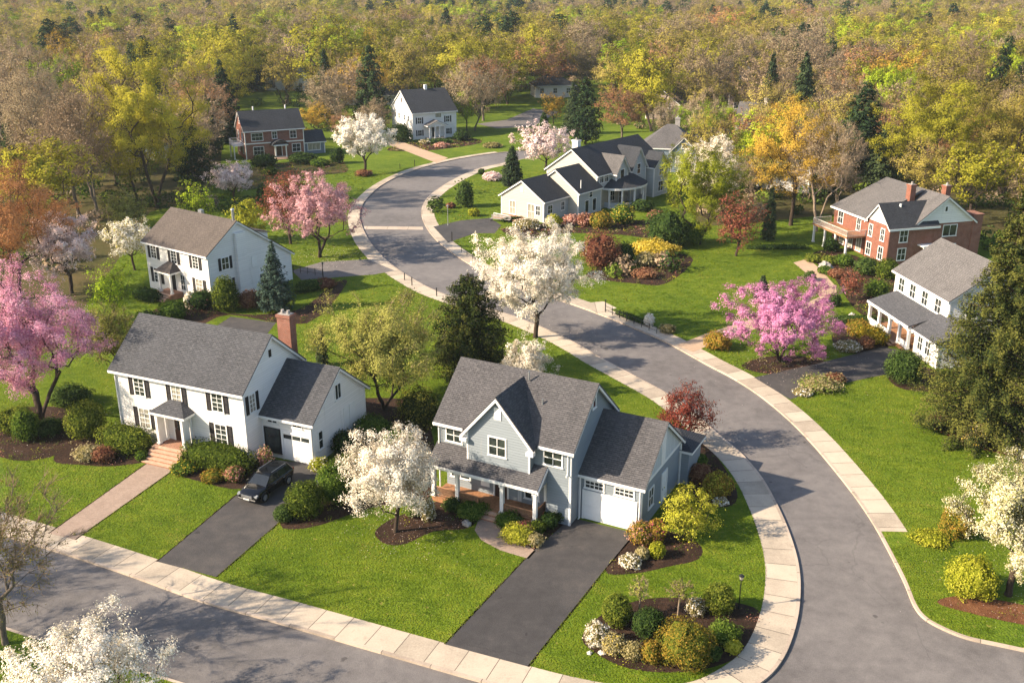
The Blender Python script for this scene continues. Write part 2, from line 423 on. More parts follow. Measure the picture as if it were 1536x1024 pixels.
def hip_roof(par, x0, x1, y0, y1, e, r, mat, inset=None, ov=.35, axis='x', name='roof', t=.14):
    x0 -= ov; x1 += ov; y0 -= ov; y1 += ov; m = MB()
    if axis == 'x':
        i = (y1 - y0) / 2 if inset is None else inset; ym = (y0 + y1) / 2
        A, B = (x0 + i, ym, r), (x1 - i, ym, r)
        m.poly([(x0, y0, e), (x1, y0, e), B, A]); m.poly([(x1, y1, e), (x0, y1, e), A, B]); m.poly([(x0, y1, e), (x0, y0, e), A]); m.poly([(x1, y0, e), (x1, y1, e), B])
    else:
        i = (x1 - x0) / 2 if inset is None else inset; xm = (x0 + x1) / 2
        A, B = (xm, y0 + i, r), (xm, y1 - i, r)
        m.poly([(x1, y0, e), (x1, y1, e), B, A]); m.poly([(x0, y1, e), (x0, y0, e), A, B]); m.poly([(x0, y0, e), (x1, y0, e), A]); m.poly([(x1, y1, e), (x0, y1, e), B])
    o = m.build(name, M[mat], par)
    b = MB(); b.box(x0 + .01, y0 + .01, e - .2, x1 - .01, y1 - .01, e - .006); b.build('roof_trim', M['white_paint'], par)
    return o
def steps(par, x0, x1, y_top, z_top, n, run=.32, mat='brick_step', name='steps'):
    m = MB(); rise = z_top / n
    for k in range(n):
        z = z_top - rise * k
        m.cur = 0; m.box(x0, y_top - run * (k + 1), 0, x1, y_top - run * k - .003, z - .055)
        m.cur = 1; m.box(x0 - .02, y_top - run * (k + 1) - .035, z - .053, x1 + .02, y_top - run * k - .003, z)
    return m.build(name, [M[mat], M['tread']], par)
def railing(par, pts, z0, h=.8, sp=.13, mat='white_paint', name='railing'):
    m = MB()
    for (a, b) in zip(pts, pts[1:]):
        a, b = Vector((*a, 0)), Vector((*b, 0)); L = (b - a).length; n = max(2, int(L / sp))
        m.tube(a + Vector((0, 0, z0 + h)), b + Vector((0, 0, z0 + h)), .045, None, 6); m.tube(a + Vector((0, 0, z0 + .12)), b + Vector((0, 0, z0 + .12)), .035, None, 6)
        for k in range(n + 1):
            p = a.lerp(b, k / n); r = .06 if k in (0, n) else .02
            m.tube(p + Vector((0, 0, z0)), p + Vector((0, 0, z0 + h)), r, None, 5)
    return m.build(name, M[mat], par)
# ------------------------------------------------------------------ houses
def white_colonial():
    h = thing('house', 'white clapboard house with black shutters, red brick chimney and an attached one-door garage', 'house', (-31.9, 74.3, 0), R(-23.5))
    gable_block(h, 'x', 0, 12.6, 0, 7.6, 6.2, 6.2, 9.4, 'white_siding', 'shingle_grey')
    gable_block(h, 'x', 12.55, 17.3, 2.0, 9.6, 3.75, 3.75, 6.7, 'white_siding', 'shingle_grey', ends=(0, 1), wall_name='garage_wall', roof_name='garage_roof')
    for x in (2.45, 10.15): window(h, x, 0, 4.15, .95, 1.45, 0, 2, 4, .42)
    window(h, 6.2, 0, 4.15, .85, 1.45, 0, 2, 4, .42, 'glass_curtain')
    window(h, 2.6, 0, 1.4, 1.0, 1.6, 0, 2, 4, .44, 'glass_curtain'); window(h, 10.2, 0, 1.4, 1.0, 1.6, 0, 2, 4, .44)
    window(h, 12.6, 1.05, 4.15, .62, 1.4, R(90), 2, 4, .34, 'glass_curtain')
    MB().box(12.59, 3.55, 7.7, 12.64, 3.85, 8.3).build('vent', M['black_metal'], h)
    # portico
    p = MB().box(4.5, -1.35, 0, 7.7, -.01, .85).build('porch_floor', M['brick_step'], h)
    hip_roof(h, 4.55, 7.65, -1.15, .9, 3.62, 4.4, 'shingle_grey', inset=1.2, ov=.2, axis='x', name='porch_roof')
    for x in (4.85, 7.35):
        column(h, x, -1.05, .85, 3.42, .22)
        column(h, x, -.16, .85, 3.42, .2)
    for x in (4.85, 7.3): MB().box(x, -.9, .86, x + .05, -.3, 3.2).build('side_panel', M['white_paint'], h)
    door(h, 6.1, 0, .86, .95, 2.1, 'dark_wood', 0, True)
    steps(h, 4.6, 7.6, -1.355, .85, 5)
    # garage front
    garage_door(h, 15.75, 2.0, .02, 2.45, 2.3, 4, 3, 0, True)
    window(h, 13.5, 2.0, .5, 1.35, 1.95, 0, 1, 1, None, 'glass', 'black_paint')
    window(h, 13.6, 2.0, 3.0, .85, .32, 0, 2, 1); window(h, 15.9, 2.0, 3.0, .75, .32, 0, 2, 1)
    window(h, 17.3, 2.95, 1.1, .5, 1.4, R(90), 1, 2)
    window(h, 17.3, 5.7, 4.2, .75, 1.2, R(90), 2, 1)
    for y in (6.3, 7.15): MB().box(17.285, y, 1.3, 17.34, y + .78, 3.1).build('panel', M['white_paint'], h)
    # lean-to
    MB().prism('y', 2.2, 5.6, [(-1.7, 0), (.02, 0), (.02, 3.3), (-1.7, 2.75)]).build('lean_to_wall', M['white_siding'], h)
    MB().slab('y', 2.0, 5.8, [(-2.0, 2.78), (.0, 3.45)], .12).build('lean_to_roof', M['shingle_light'], h)
    chimney(h, 11.2, 7.98, 1.25, .8, 0, 9.7, 'brick_red', 2)
    downspout(h, .1, -.09, 0, 6.0); downspout(h, 17.2, 1.92, 0, 3.5)
    return h
white_colonial()

def blue_house():
    h = thing('house', 'blue grey clapboard house with a tall front gable, columned porch and white double garage door', 'house', (-5.15, 65.0, 0), R(-27.5))
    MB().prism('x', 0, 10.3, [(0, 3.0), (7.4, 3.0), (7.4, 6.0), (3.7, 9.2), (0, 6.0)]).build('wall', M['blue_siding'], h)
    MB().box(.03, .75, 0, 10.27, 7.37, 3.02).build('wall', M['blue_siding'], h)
    MB().box(8.5, .02, 0, 10.28, .8, 3.01).build('wall', M['blue_siding'], h)
    ch = [(a, z + .17) for a, z in gable_chain(0, 6.0, 3.7, 9.2, 7.4, 6.0, .38)]
    MB().slab('x', -.35, 10.65, ch, .12).build('roof', M['shingle_taupe'], h)
    tm = MB(); cl = [(a, z - .124) for a, z in ch]
    tm.slab('x', -.33, -.26, cl, .2); tm.slab('x', 10.56, 10.63, cl, .2); tm.slab('x', 10.302, 10.559, cl, .03)
    for a, b in ((-.35, 2.1), (8.0, 10.65)): tm.box(a, ch[0][0] - .07, ch[0][1] - .24, b, ch[0][0] - .005, ch[0][1] - .04)
    tm.box(-.35, ch[-1][0] + .005, ch[-1][1] - .3, 10.65, ch[-1][0] + .07, ch[-1][1] - .04)
    tm.build('roof_trim', M['white_paint'], h)
    # front gable bay
    MB().prism('y', -.65, 3.2, [(2.6, 3.2), (7.5, 3.2), (7.5, 6.0), (5.05, 8.85), (2.6, 6.0)]).build('gable_wall', M['blue_siding'], h)
    gc = [(a, z + .17) for a, z in gable_chain(2.6, 6.0, 5.05, 8.85, 7.5, 6.0, .42)]
    MB().slab('y', -1.0, 3.45, gc, .12).build('gable_roof', M['shingle_taupe'], h)
    t2 = MB(); gl = [(a, z - .124) for a, z in gc]
    t2.slab('y', -.99, -.9, gl, .27); t2.slab('y', -.898, -.652, gl, .03)
    for i, s in ((0, 1), (-1, -1)):
        a, z = gc[i]; q = sorted((a, a + s * .55)); t2.box(q[0], -1.02, z - .52, q[1], -.64, z - .26)
    for a in (2.6, 7.5): t2.box(a - (.025 if a < 5 else .1), -.675, 3.3, a + (.1 if a < 5 else .025), -.55, 5.9)
    t2.build('gable_trim', M['white_paint'], h)
    for x0, x1 in ((-.025, .13), (10.17, 10.325)): MB().box(x0, -.026, 3.02, x1, .12, 5.9).build('corner_board', M['white_paint'], h)
    MB().box(10.17, -.004, .02, 10.325, .12, 3.0).build('corner_board', M['white_paint'], h)
    MB().box(4.78, -.7, 7.2, 5.32, -.63, 8.1).build('vent', M['white_paint'], h)
    window(h, 5.0, -.65, 4.5, 1.25, 1.3, 0, 2, 2)
    window(h, 1.15, 0, 4.42, 1.2, .98, 0, 2, 2); window(h, 8.95, 0, 4.4, 1.3, 1.02, 0, 2, 2)
    window(h, 10.3, 3.7, 7.5, .45, .75, R(90), 1, 1)
    # porch
    pr = MB().slab('x', -.25, 8.55, [(-1.55, 3.05), (.05, 4.2)], .12)
    pr.build('porch_roof', M['shingle_taupe'], h)
    pt = MB().box(-.24, -1.61, 2.82, 8.54, -1.555, 3.03).box(-.02, -1.3, 2.62, 8.3, -1.06, 2.92).box(8.1, -1.05, 2.62, 8.3, -.002, 2.92)
    pt.slab('x', 8.55, 8.61, [(-1.6, 2.93), (.0, 4.07)], .2); pt.build('porch_trim', M['white_paint'], h)
    MB().prism('x', 8.3, 8.5, [(-1.3, 2.9), (-.01, 2.9), (-.01, 3.82)]).build('porch_gable', M['blue_siding'], h)
    MB().box(-.05, -1.32, 0, 8.35, .76, .42).build('porch_floor', M['warm_wood'], h)
    for x in (.08, 2.05, 5.65, 8.2): column(h, x, -1.18, .42, 2.62, .26)
    column(h, 8.2, .5, .42, 2.95, .2)
    for pts in ([(.2, -1.18), (1.9, -1.18)], [(2.2, -1.18), (3.7, -1.18)], [(5.8, -1.18), (8.05, -1.18)], [(8.2, -1.05), (8.2, .4)]):
        r = railing(h, pts, .42, .75, .13, 'warm_wood')
        lt = MB(); a, b = Vector(pts[0]), Vector(pts[1]); L = (b - a).length; n = int(L / .12); dx = (b - a) / L
        for k in range(n):
            for s in (0, 1):
                p = a + dx * (L * k / n); q = a + dx * min(L, L * k / n + .5)
                z0, z1 = (.56, 1.08) if s == 0 else (1.08, .56)
                pass
        e = Vector((-dx.y, dx.x)) * .02; lt = MB()
        for sg in (1, -1):
            p, q = a + e * sg, b + e * sg; lt.poly([(p.x, p.y, .5), (q.x, q.y, .5), (q.x, q.y, 1.12), (p.x, p.y, 1.12)])
        lt.poly([(a.x + e.x, a.y + e.y, 1.12), (b.x + e.x, b.y + e.y, 1.12), (b.x - e.x, b.y - e.y, 1.12), (a.x - e.x, a.y - e.y, 1.12)])
        lt.build('lattice', M['wicker'], r)
    door(h, 4.55, .75, .43, 1.0, 2.1, 'dark_wood', 0, True)
    window(h, 1.2, .75, 1.2, 1.5, 1.4, 0, 2, 2); window(h, 7.0, .75, .95, 1.0, 1.6, 0, 2, 2)
    MB().box(2.9, .70, 1.0, 3.6, .76, 2.3).build('panel', M['white_paint'], h)
    MB().box(5.9, .715, .5, 6.2, .76, 2.6).build('panel', M['blue_gable'], h)
    steps(h, 3.75, 5.55, -1.325, .4, 2, .35, 'brick_step')
    # garage wing
    gable_block(h, 'x', 10.25, 14.9, 1.45, 9.5, 3.5, 3.5, 6.55, 'blue_siding', 'shingle_taupe', ends=(0, 1), ov=.2, wall_name='garage_wall', roof_name='garage_roof')
    MB().poly([(14.925, 1.5, 3.45), (14.925, 9.45, 3.45), (14.925, 5.475, 6.45)]).poly([(14.9, 1.5, 3.45), (14.925, 1.5, 3.45), (14.925, 5.475, 6.45), (14.9, 5.475, 6.45)]).build('gable_panel', M['blue_gable'], h)
    b = MB().box(14.9, 1.46, 3.28, 14.95, 9.49, 3.5).box(14.9, 5.1, 3.502, 14.955, 5.9, 5.9); b.build('gable_trim', M['white_paint'], h)
    garage_door(h, 12.6, 1.45, .02, 3.75, 2.12, 4, 6)
    for x in (11.45, 13.65): window(h, x, 1.45, 2.52, 1.3, .5, 0, 4, 2, None)
    window(h, 14.9, 3.3, 1.15, .85, 1.35, R(90), 2, 2)
    door(h, 14.9, 6.0, .3, .95, 2.2, 'white_paint', R(90))
    downspout(h, -.05, -.1, 0, 5.8); downspout(h, 10.1, -.1, 3.9, 5.8); downspout(h, 10.42, 1.37, 0, 3.3); downspout(h, 14.8, 1.37, 0, 3.3); downspout(h, 14.98, 9.4, 0, 3.3)
    # rear porch
    MB().box(12.2, 9.45, 0, 15.6, 12.4, 2.7).build('rear_wall', M['blue_siding'], h)
    hip_roof(h, 12.2, 15.6, 9.6, 12.4, 2.75, 3.7, 'shingle_dark', name='rear_roof', ov=.3)
    m = MB().tube((5.6, 3.0, 8.9), (5.6, 3.0, 9.55), .06, None, 8).tube((7.2, 1.9, 7.6), (7.2, 1.9, 8.2), .06, None, 8); m.build('vent_pipe', M['grey_metal'], h)
    return h
blue_house()

def saltbox():
    h = thing('house', 'white house with brown shingle roof sloping long to the rear, blue spruce beside it', 'house', (-43.6, 115.4, 0), R(-35.5))
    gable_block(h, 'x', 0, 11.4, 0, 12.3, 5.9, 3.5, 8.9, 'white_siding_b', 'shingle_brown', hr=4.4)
    for x in (1.5, 5.3, 9.2): window(h, x, 0, 3.95, .95, 1.5, 0, 2, 4, .45)
    window(h, 1.7, 0, 1.0, 1.1, 1.7, 0, 2, 4, .5); window(h, 9.5, 0, 1.0, 1.1, 1.7, 0, 2, 4, .5, 'glass_curtain'); window(h, 6.5, 0, .9, .7, 1.8, 0, 2, 3)
    MB().box(3.4, -1.5, 0, 6.3, -.01, .6).build('porch_floor', M['brick_step'], h)
    hip_roof(h, 3.6, 6.1, -1.4, .9, 3.15, 4.1, 'shingle_brown', inset=1.0, ov=.2, name='porch_roof')
    for x in (3.85, 5.9): column(h, x, -1.25, .6, 2.96, .22)
    door(h, 4.75, 0, .62, .95, 2.1, 'black_paint', 0)
    steps(h, 3.5, 6.2, -1.505, .6, 4)
    window(h, 11.4, 2.4, 3.7, .95, 1.35, R(90), 2, 2, .35); window(h, 11.4, 2.5, .9, 1.0, 1.5, R(90), 2, 2, .35)
    MB().box(11.38, 3.9, 0, 11.85, 5.3, 7.6).build('chimney_chase', M['white_siding_b'], h)
    MB().box(11.385, 6.2, 3.0, 11.45, 7.0, 4.3).build('panel', M['white_paint'], h)
    window(h, 11.4, 9.0, 2.9, .5, .9, R(90), 1, 2); window(h, 11.4, 7.6, .7, .7, 1.2, R(90), 2, 2)
    # shed dormer on the rear slope
    MB().prism('x', 5.6, 10.4, [(6.4, 6.2), (9.8, 4.6), (9.8, 6.4), (6.0, 7.4)]).build('dormer_wall', M['white_siding_b'], h)
    MB().slab('x', 5.4, 10.6, [(5.6, 7.65), (10.1, 6.45)], .1).build('dormer_roof', M['shingle_brown'], h)
    MB().tube((11.1, 4.4, 8.7), (11.1, 4.4, 10.2), .16, None, 10).tube((11.1, 4.4, 10.2), (11.1, 4.4, 10.35), .24, .2, 10).build('flue', M['grey_metal'], h)
    MB().box(4.4, 4.7, 8.6, 5.0, 5.1, 9.3).build('vent', M['grey_metal'], h)
    return h
saltbox()

def red_brick_house():
    h = thing('house', 'red brick house with dark roof, white trim bands and a curved entry porch', 'house', (-53.5, 201.7, 0), R(26))
    gable_block(h, 'x', 0, 12, 0, 8, 5.8, 5.8, 9.0, 'brick_red', 'shingle_dark')
    b = MB().box(-.03, -.05, 3.0, 12.03, .0, 3.22).box(-.03, -.05, 5.45, 12.03, .0, 5.78).box(-.05, -.02, 3.0, -.0, 8, 3.2); b.build('band', M['white_paint'], h)
    window(h, 2.5, 0, 3.7, 2.2, 1.4, 0, 3, 2); window(h, 6.0, 0, 3.9, .9, 1.3, 0, 2, 2); window(h, 9.8, 0, 3.8, 1.2, 1.4, 0, 2, 2)
    window(h, 2.6, 0, .9, 2.0, 1.5, 0, 3, 2); window(h, 10.3, 0, 1.0, 1.6, 1.5, 0, 2, 2)
    door(h, 6.7, 0, .3, 1.1, 2.1, 'dark_wood'); steps(h, 5.6, 7.9, -1.8, .3, 2, .5, 'concrete_pad')
    MB().box(5.4, -1.8, 0, 8.0, -.01, .3).build('porch_floor', M['concrete_pad'], h)
    for x in (5.6, 7.8): column(h, x, -1.6, .3, 2.75, .22)
    m = MB(); n = 10
    pts = [(4.9 + 3.6 * k / n, 2.8 + .95 * math.sin(math.pi * k / n) ** .7) for k in range(n + 1)]
    m.slab('y', -2.0, .0, pts, .12); m.build('porch_roof', M['shingle_dark'], h)
    MB().box(5.2, -1.95, 2.6, 8.2, -.02, 2.8).build('porch_trim', M['white_paint'], h)
    for y in (2.2, 5.8):
        window(h, 0, y, 3.8, 1.0, 1.3, R(-90), 2, 2); window(h, 0, y, 1.0, 1.0, 1.4, R(-90), 2, 2)
    window(h, 0, 4.0, 6.8, .6, .9, R(-90), 1, 2)
    MB().box(-2.2, 1.2, 2.6, -.01, 5.4, 2.8).build('balcony', M['white_paint'], h); railing(h, [(-.1, 1.3), (-2.1, 1.3), (-2.1, 5.3), (-.1, 5.3)], 2.8, .9, .3)
    for y in (1.4, 5.2): column(h, -2.0, y, 0, 2.6, .18)
    gable_block(h, 'x', 11.95, 16.6, 1.2, 6.2, 2.6, 2.6, 4.4, 'slate_blue_siding', 'shingle_dark', ends=(0, 1), wall_name='wing_wall', roof_name='wing_roof')
    window(h, 14.3, 1.2, .8, 2.6, 1.4, 0, 3, 1, None, 'glass_curtain')
    for x in (3.0, 9.6): MB().tube((x, 4.2, 8.8), (x, 4.2, 9.9), .14, None, 8).build('vent_pipe', M['white_paint'], h)
red_brick_house()

def far_white_house():
    h = thing('house', 'white house with dark grey roof and small columned entry beside the upper bend', 'house', (-22.2, 226.9, 0), R(27))
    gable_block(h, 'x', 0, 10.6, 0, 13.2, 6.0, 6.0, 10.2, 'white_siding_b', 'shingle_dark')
    for x in (1.6, 8.5): window(h, x, 0, 3.5, .85, 1.3, 0, 2, 2, .3); window(h, x, 0, .8, .9, 1.2, 0, 2, 2, .3)
    window(h, 6.2, 0, 4.6, 1.4, .9, 0, 1, 1, None, 'glass_curtain')
    for y in (2.6, 5.0, 8.4, 10.8): window(h, 0, y, 3.8, .9, 1.2, R(-90), 2, 2)
    for y in (3.4, 9.4): window(h, 0, y, .9, 1.0, 1.2, R(-90), 2, 2)
    MB().box(-.05, 6.3, 7.6, .0, 6.9, 8.6).build('vent', M['dark_wood'], h)
    MB().box(2.9, -2.2, 0, 7.2, -.01, .35).build('porch_floor', M['concrete_pad'], h)
    gable_block(h, 'y', -2.2, .0, 2.9, 7.2, 3.2, 3.2, 4.1, 'white_siding_b', 'shingle_light', ends=(1, 0), z0=2.9, wall_name='porch_gable', roof_name='porch_roof', corner=False)
    for x in (3.2, 4.5, 5.6, 6.9): column(h, x, -2.0, .35, 2.9, .24)
    door(h, 5.05, 0, .36, 1.0, 2.1, 'black_paint')
    MB().box(5.6, 6.2, 9.5, 6.2, 6.9, 11.2).build('chimney', M['white_paint'], h)
far_white_house()

def cream_house():
    h = thing('house', 'rambling cream and grey house of stepped gables with charcoal roofs and a curved corner porch', 'house', (*at(752, 322), 0), R(-39.6))
    gable_block(h, 'y', 0, 6.2, 0, 8.4, 3.3, 3.3, 5.9, 'cream_siding', 'shingle_dark', ends=(1, 0), wall_name='front_wall', roof_name='front_roof')
    gable_block(h, 'y', 6.1, 12.2, 1.6, 10.4, 3.9, 3.9, 6.9, 'cream_siding', 'shingle_dark', ends=(1, 0), wall_name='middle_wall', roof_name='middle_roof')
    gable_block(h, 'y', 12.1, 31, -.4, 9.6, 5.6, 5.6, 9.1, 'cream_siding', 'shingle_dark', wall_name='main_wall', roof_name='main_roof')
    # grey cladding on the sides that face the garden
    MB().box(8.39, .15, .02, 8.43, 6.05, 3.25).box(10.39, 6.3, .02, 10.43, 12.0, 3.85).build('side_cladding', M['pale_grey_siding'], h)
    MB().box(9.59, 12.3, 3.4, 9.64, 30.8, 5.5).build('side_cladding', M['pale_grey_siding'], h)
    window(h, 2.3, 0, .5, 1.1, 2.0, 0, 2, 2, None, 'glass_curtain'); window(h, 6.0, 0, .3, 1.3, 2.2, 0, 2, 2, None, 'glass_curtain'); window(h, 7.3, 0, 1.0, .8, 1.4, 0, 2, 2)
    MB().box(3.9, -.05, 4.1, 4.4, .01, 4.9).build('vent', M['white_paint'], h)
    for y, w in ((1.5, 1.1), (4.7, .8)): window(h, 8.43, y, 1.2, w, 1.2, R(90), 2, 2)
    window(h, 10.43, 9.3, 2.7, .8, .9, R(90), 1, 2); window(h, 10.43, 8.3, .4, .9, 1.9, R(90), 1, 1); window(h, 10.43, 10.3, .4, .9, 1.9, R(90), 1, 1)
    for y in (13.3, 14.7): window(h, 9.64, y, 4.2, .9, 1.4, R(90), 2, 2)
    # cross gable with a window
    gable_block(h, 'x', 4.6, 10.6, 16.0, 19.4, 5.6, 5.6, 7.9, 'pale_grey_siding', 'shingle_light', ends=(0, 1), z0=3.3, wall_name='dormer_wall', roof_name='dormer_roof', ova=.4)
    window(h, 10.6, 17.7, 4.3, 1.0, 1.5, R(90), 1, 1)
    # curved porch
    n = 12; c = (9.6, 19.0); ring = []
    for k in range(n + 1):
        a = R(-90 + 180 * k / n); ring.append((c[0] + 3.9 * math.cos(a), c[1] + 5.2 * math.sin(a)))
    m = MB()
    for a, b in zip(ring, ring[1:]):
        A = (9.62, c[1] + (a[1] - c[1]) * .35, 5.1); B = (9.62, c[1] + (b[1] - c[1]) * .35, 5.1)
        m.poly([(a[0], a[1], 3.3), (b[0], b[1], 3.3), B, A])
    m.build('porch_roof', M['shingle_dark'], h)
    m = MB()
    for a, b in zip(ring, ring[1:]): m.poly([(a[0], a[1], 2.95), (b[0], b[1], 2.95), (b[0], b[1], 3.29), (a[0], a[1], 3.29)])
    m.build('porch_trim', M['white_paint'], h)
    m = MB()
    for a, b in zip(ring, ring[1:]):
        p, q = [(c[0] + (v[0] - c[0]) * .9, c[1] + (v[1] - c[1]) * .9) for v in (a, b)]
        m.poly([(p[0], p[1], 0), (q[0], q[1], 0), (q[0], q[1], .9), (p[0], p[1], .9)])
    m.build('porch_wall', M['pale_grey_siding'], h)
    for k in range(1, n, 2):
        v = ring[k]; column(h, c[0] + (v[0] - c[0]) * .93, c[1] + (v[1] - c[1]) * .93, 0, 2.96, .24)
    for k in range(0, n, 2):
        v, w = ring[k], ring[k + 1]
    door(h, 9.62, 19, .1, 1.1, 2.2, 'black_paint', R(90)); window(h, 9.62, 16.5, .8, 1.2, 1.6, R(90), 2, 2)
    # tall steep gable rising behind the porch roof
    gable_block(h, 'x', 6.0, 10.2, 21.0, 25.4, 5.4, 5.4, 8.5, 'pale_grey_siding', 'shingle_dark', ends=(0, 1), z0=0, wall_name='gable_wall', roof_name='gable_roof', ova=.4)
    window(h, 10.2, 23.2, 4.3, .9, 1.6, R(90), 1, 2)
    gable_block(h, 'x', 8.9, 11.5, 26.0, 30.4, 5.2, 5.2, 7.2, 'pale_grey_siding', 'shingle_dark', ends=(0, 1), wall_name='gable_wall', roof_name='gable_roof')
    window(h, 11.5, 28.2, 3.5, 1.2, 1.3, R(90), 2, 2); window(h, 11.5, 28.2, .8, 1.4, 1.6, R(90), 2, 2)
    chimney(h, 3.6, 14.6, 1.1, .9, 7.6, 10.2, 'white_paint', 1)
    MB().tube((10.0, 7.2, 4.3), (10.0, 7.2, 5.6), .07, None, 8).build('vent_pipe', M['white_paint'], h)
    MB().box(.5, -2.6, 0, 5.0, -.02, .32).build('deck', M['warm_wood'], h)
    railing(h, [(.6, -2.5), (3.8, -2.5)], .32, .5, .25)
    MB().box(5.2, -1.4, 0, 7.2, -.02, .4).build('porch_floor', M['concrete_pad'], h)
    return h
cream_house()

def slate_house():
    h = thing('house', 'slate blue house with a pale hipped roof and small gable, behind the rambling cream house', 'house', (*at(960, 255), 0), R(-12))
    MB().box(0, 0, 0, 10.5, 9.0, 4.2).build('wall', M['slate_blue_siding'], h)
    hip_roof(h, 0, 10.5, 0, 9.0, 4.3, 8.2, 'shingle_light', inset=4.8)
    gable_block(h, 'y', -1.2, 5.5, 5.8, 10.4, 4.2, 4.2, 6.6, 'slate_blue_siding', 'shingle_light', ends=(1, 0), wall_name='gable_wall', roof_name='gable_roof')
    gable_block(h, 'x', 9.0, 16.0, 4.0, 10, 4.2, 4.2, 7.3, 'slate_blue_siding', 'shingle_dark', ends=(0, 1), wall_name='wing_wall', roof_name='wing_roof')
    window(h, 8.1, -1.2, 4.6, .7, .8, 0, 1, 2); window(h, 7.2, -1.2, 1.2, 1.0, 1.8, 0, 2, 2, None, 'glass_curtain'); window(h, 9.3, -1.2, 1.2, .8, 1.8, 0, 2, 2)
    for x in (1.6, 3.2): window(h, x, 0, 1.1, .9, 1.9, 0, 2, 2, None, 'glass_curtain')
    window(h, 13.2, 4.0, 1.2, 1.4, 1.5, 0, 2, 2)
    chimney(h, 6.4, 4.7, .9, .7, 7.2, 9.4, 'stone_grey', 1)
slate_house()

def right_brick_house():
    h = thing('house', 'large brick house with white pediments, a railed balcony on posts and three brick chimneys', 'house', (45.2, 137.6, 0), R(-74.5))
    # x runs along the sunny front, y towards the rear
    MB().prism('x', 0, 12.7, [(0, 0), (12.4, 0), (12.4, 5.2), (8.0, 8.4), (3.7, 5.2), (0, 5.0)]).build('wall', M['brick_orange'], h)
    MB().prism('x', 12.69, 12.73, [(3.75, .02), (12.4, .02), (12.4, 5.2), (3.75, 5.2)]).build('side_wall', M['brick_red'], h)
    MB().poly([(12.75, 3.8, 5.25), (12.75, 12.35, 5.25), (12.75, 8.0, 8.3)]).poly([(12.70, 3.8, 5.25), (12.75, 3.8, 5.25), (12.75, 8.0, 8.3), (12.70, 8.0, 8.3)]).build('pediment', M['white_siding_b'], h)
    MB().slab('x', -.4, 8.4, [(-.45, 5.05), (8.0, 8.62)], .12).slab('x', 8.401, 13.1, [(3.3, 5.1), (8.0, 8.62)], .12).slab('x', -.4, 13.1, [(8.001, 8.62), (12.85, 5.1)], .12).build('roof', M['shingle_light'], h)
    t_ = MB().slab('x', 13.02, 13.08, [(3.3, 4.97), (8.0, 8.49), (12.85, 4.97)], .22).box(-.4, -.52, 4.78, 8.4, -.455, 5.02).box(12.735, 3.7, 5.05, 12.79, 12.4, 5.25)
    t_.box(-.45, -.4, 4.72, -.401, 12.8, 4.95)
    t_.build('roof_trim', M['white_paint'], h)
    # corner block with its own gable towards the sun
    MB().prism('y', -.25, 6.5, [(8.2, 0), (12.95, 0), (12.95, 5.1), (10.4, 7.5), (8.2, 5.1)]).build('corner_wall', M['brick_orange'], h)
    MB().box(12.94, -.2, .02, 12.99, 3.72, 5.05).build('corner_wall', M['brick_red'], h)
    MB().poly([(8.3, -.28, 5.15), (12.85, -.28, 5.15), (10.4, -.28, 7.4)]).poly([(8.3, -.25, 5.15), (8.3, -.28, 5.15), (10.4, -.28, 7.4), (10.4, -.25, 7.4)]).build('pediment', M['white_siding_b'], h)
    MB().slab('y', -.6, 7.0, [(7.85, 4.9), (10.4, 7.68), (13.35, 4.9)], .12).build('corner_roof', M['shingle_dark'], h)
    MB().slab('y', -.58, -.52, [(7.85, 4.77), (10.4, 7.55), (13.35, 4.77)], .22).box(13.36, -.6, 4.6, 13.42, 7.0, 4.87).build('corner_trim', M['white_paint'], h)
    for x, w in ((1.6, 1.1), (5.9, .8)): window(h, x, 0, 3.0, w, 1.6, 0, 2, 2)
    for x in (9.0, 11.6): window(h, x, -.25, 3.0, .7, 1.5, 0, 2, 2); window(h, x, -.25, .5, .9, 1.6, 0, 2, 2)
    for x in (2.4, 4.4, 6.4): window(h, x, 0, .3, 1.0, 1.8, 0, 2, 1, None, 'glass_curtain')
    window(h, 12.99, 1.9, 3.0, 1.1, 1.5, R(90), 2, 2); window(h, 12.99, 1.9, .6, 1.1, 1.5, R(90), 2, 2)
    window(h, 12.73, 5.1, 3.2, .7, 1.4, R(90), 1, 1); window(h, 12.73, 9.0, 3.3, 2.0, 1.4, R(90), 2, 1)
    door(h, 12.73, 5.3, .1, 1.0, 2.1, 'white_paint', R(90)); window(h, 12.73, 9.4, .8, 1.6, 1.3, R(90), 2, 1)
    MB().box(12.75, 4.2, 2.35, 14.2, 6.6, 2.5).box(14.05, 4.3, .0, 14.18, 4.45, 2.35).box(14.05, 6.35, .0, 14.18, 6.5, 2.35).build('entry_hood', M['white_paint'], h)
    window(h, 12.75, 8.0, 6.6, .35, .6, R(90), 1, 1)
    # balcony
    MB().box(-.6, -3.0, 2.45, 7.9, -.01, 2.65).build('balcony', M['warm_wood'], h)
    railing(h, [(-.5, -.1), (-.5, -2.9), (7.8, -2.9), (7.8, -.1)], 2.65, .8, .16, 'stone_white')
    for x in (-.3, 2.4, 5.0, 7.6): column(h, x, -2.75, 0, 2.45, .24)
    chimney(h, 8.4, 5.6, .9, .8, 6.8, 9.4, 'brick_orange', 1); chimney(h, 8.5, 11.0, .9, .8, 6.0, 9.0, 'brick_orange', 1)
    m = MB().box(10.8, 12.38, 0, 12.9, 13.8, 5.8); o = m.build('chimney', M['brick_red'], h)
    MB().box(10.7, 12.3, 5.8, 13.0, 13.9, 5.95).build('chimney_cap', M['brick_orange'], o)
    MB().tube((10.9, 2.4, 6.9), (10.9, 2.4, 7.5), .15, None, 8).build('vent', M['white_paint'], h)
right_brick_house()

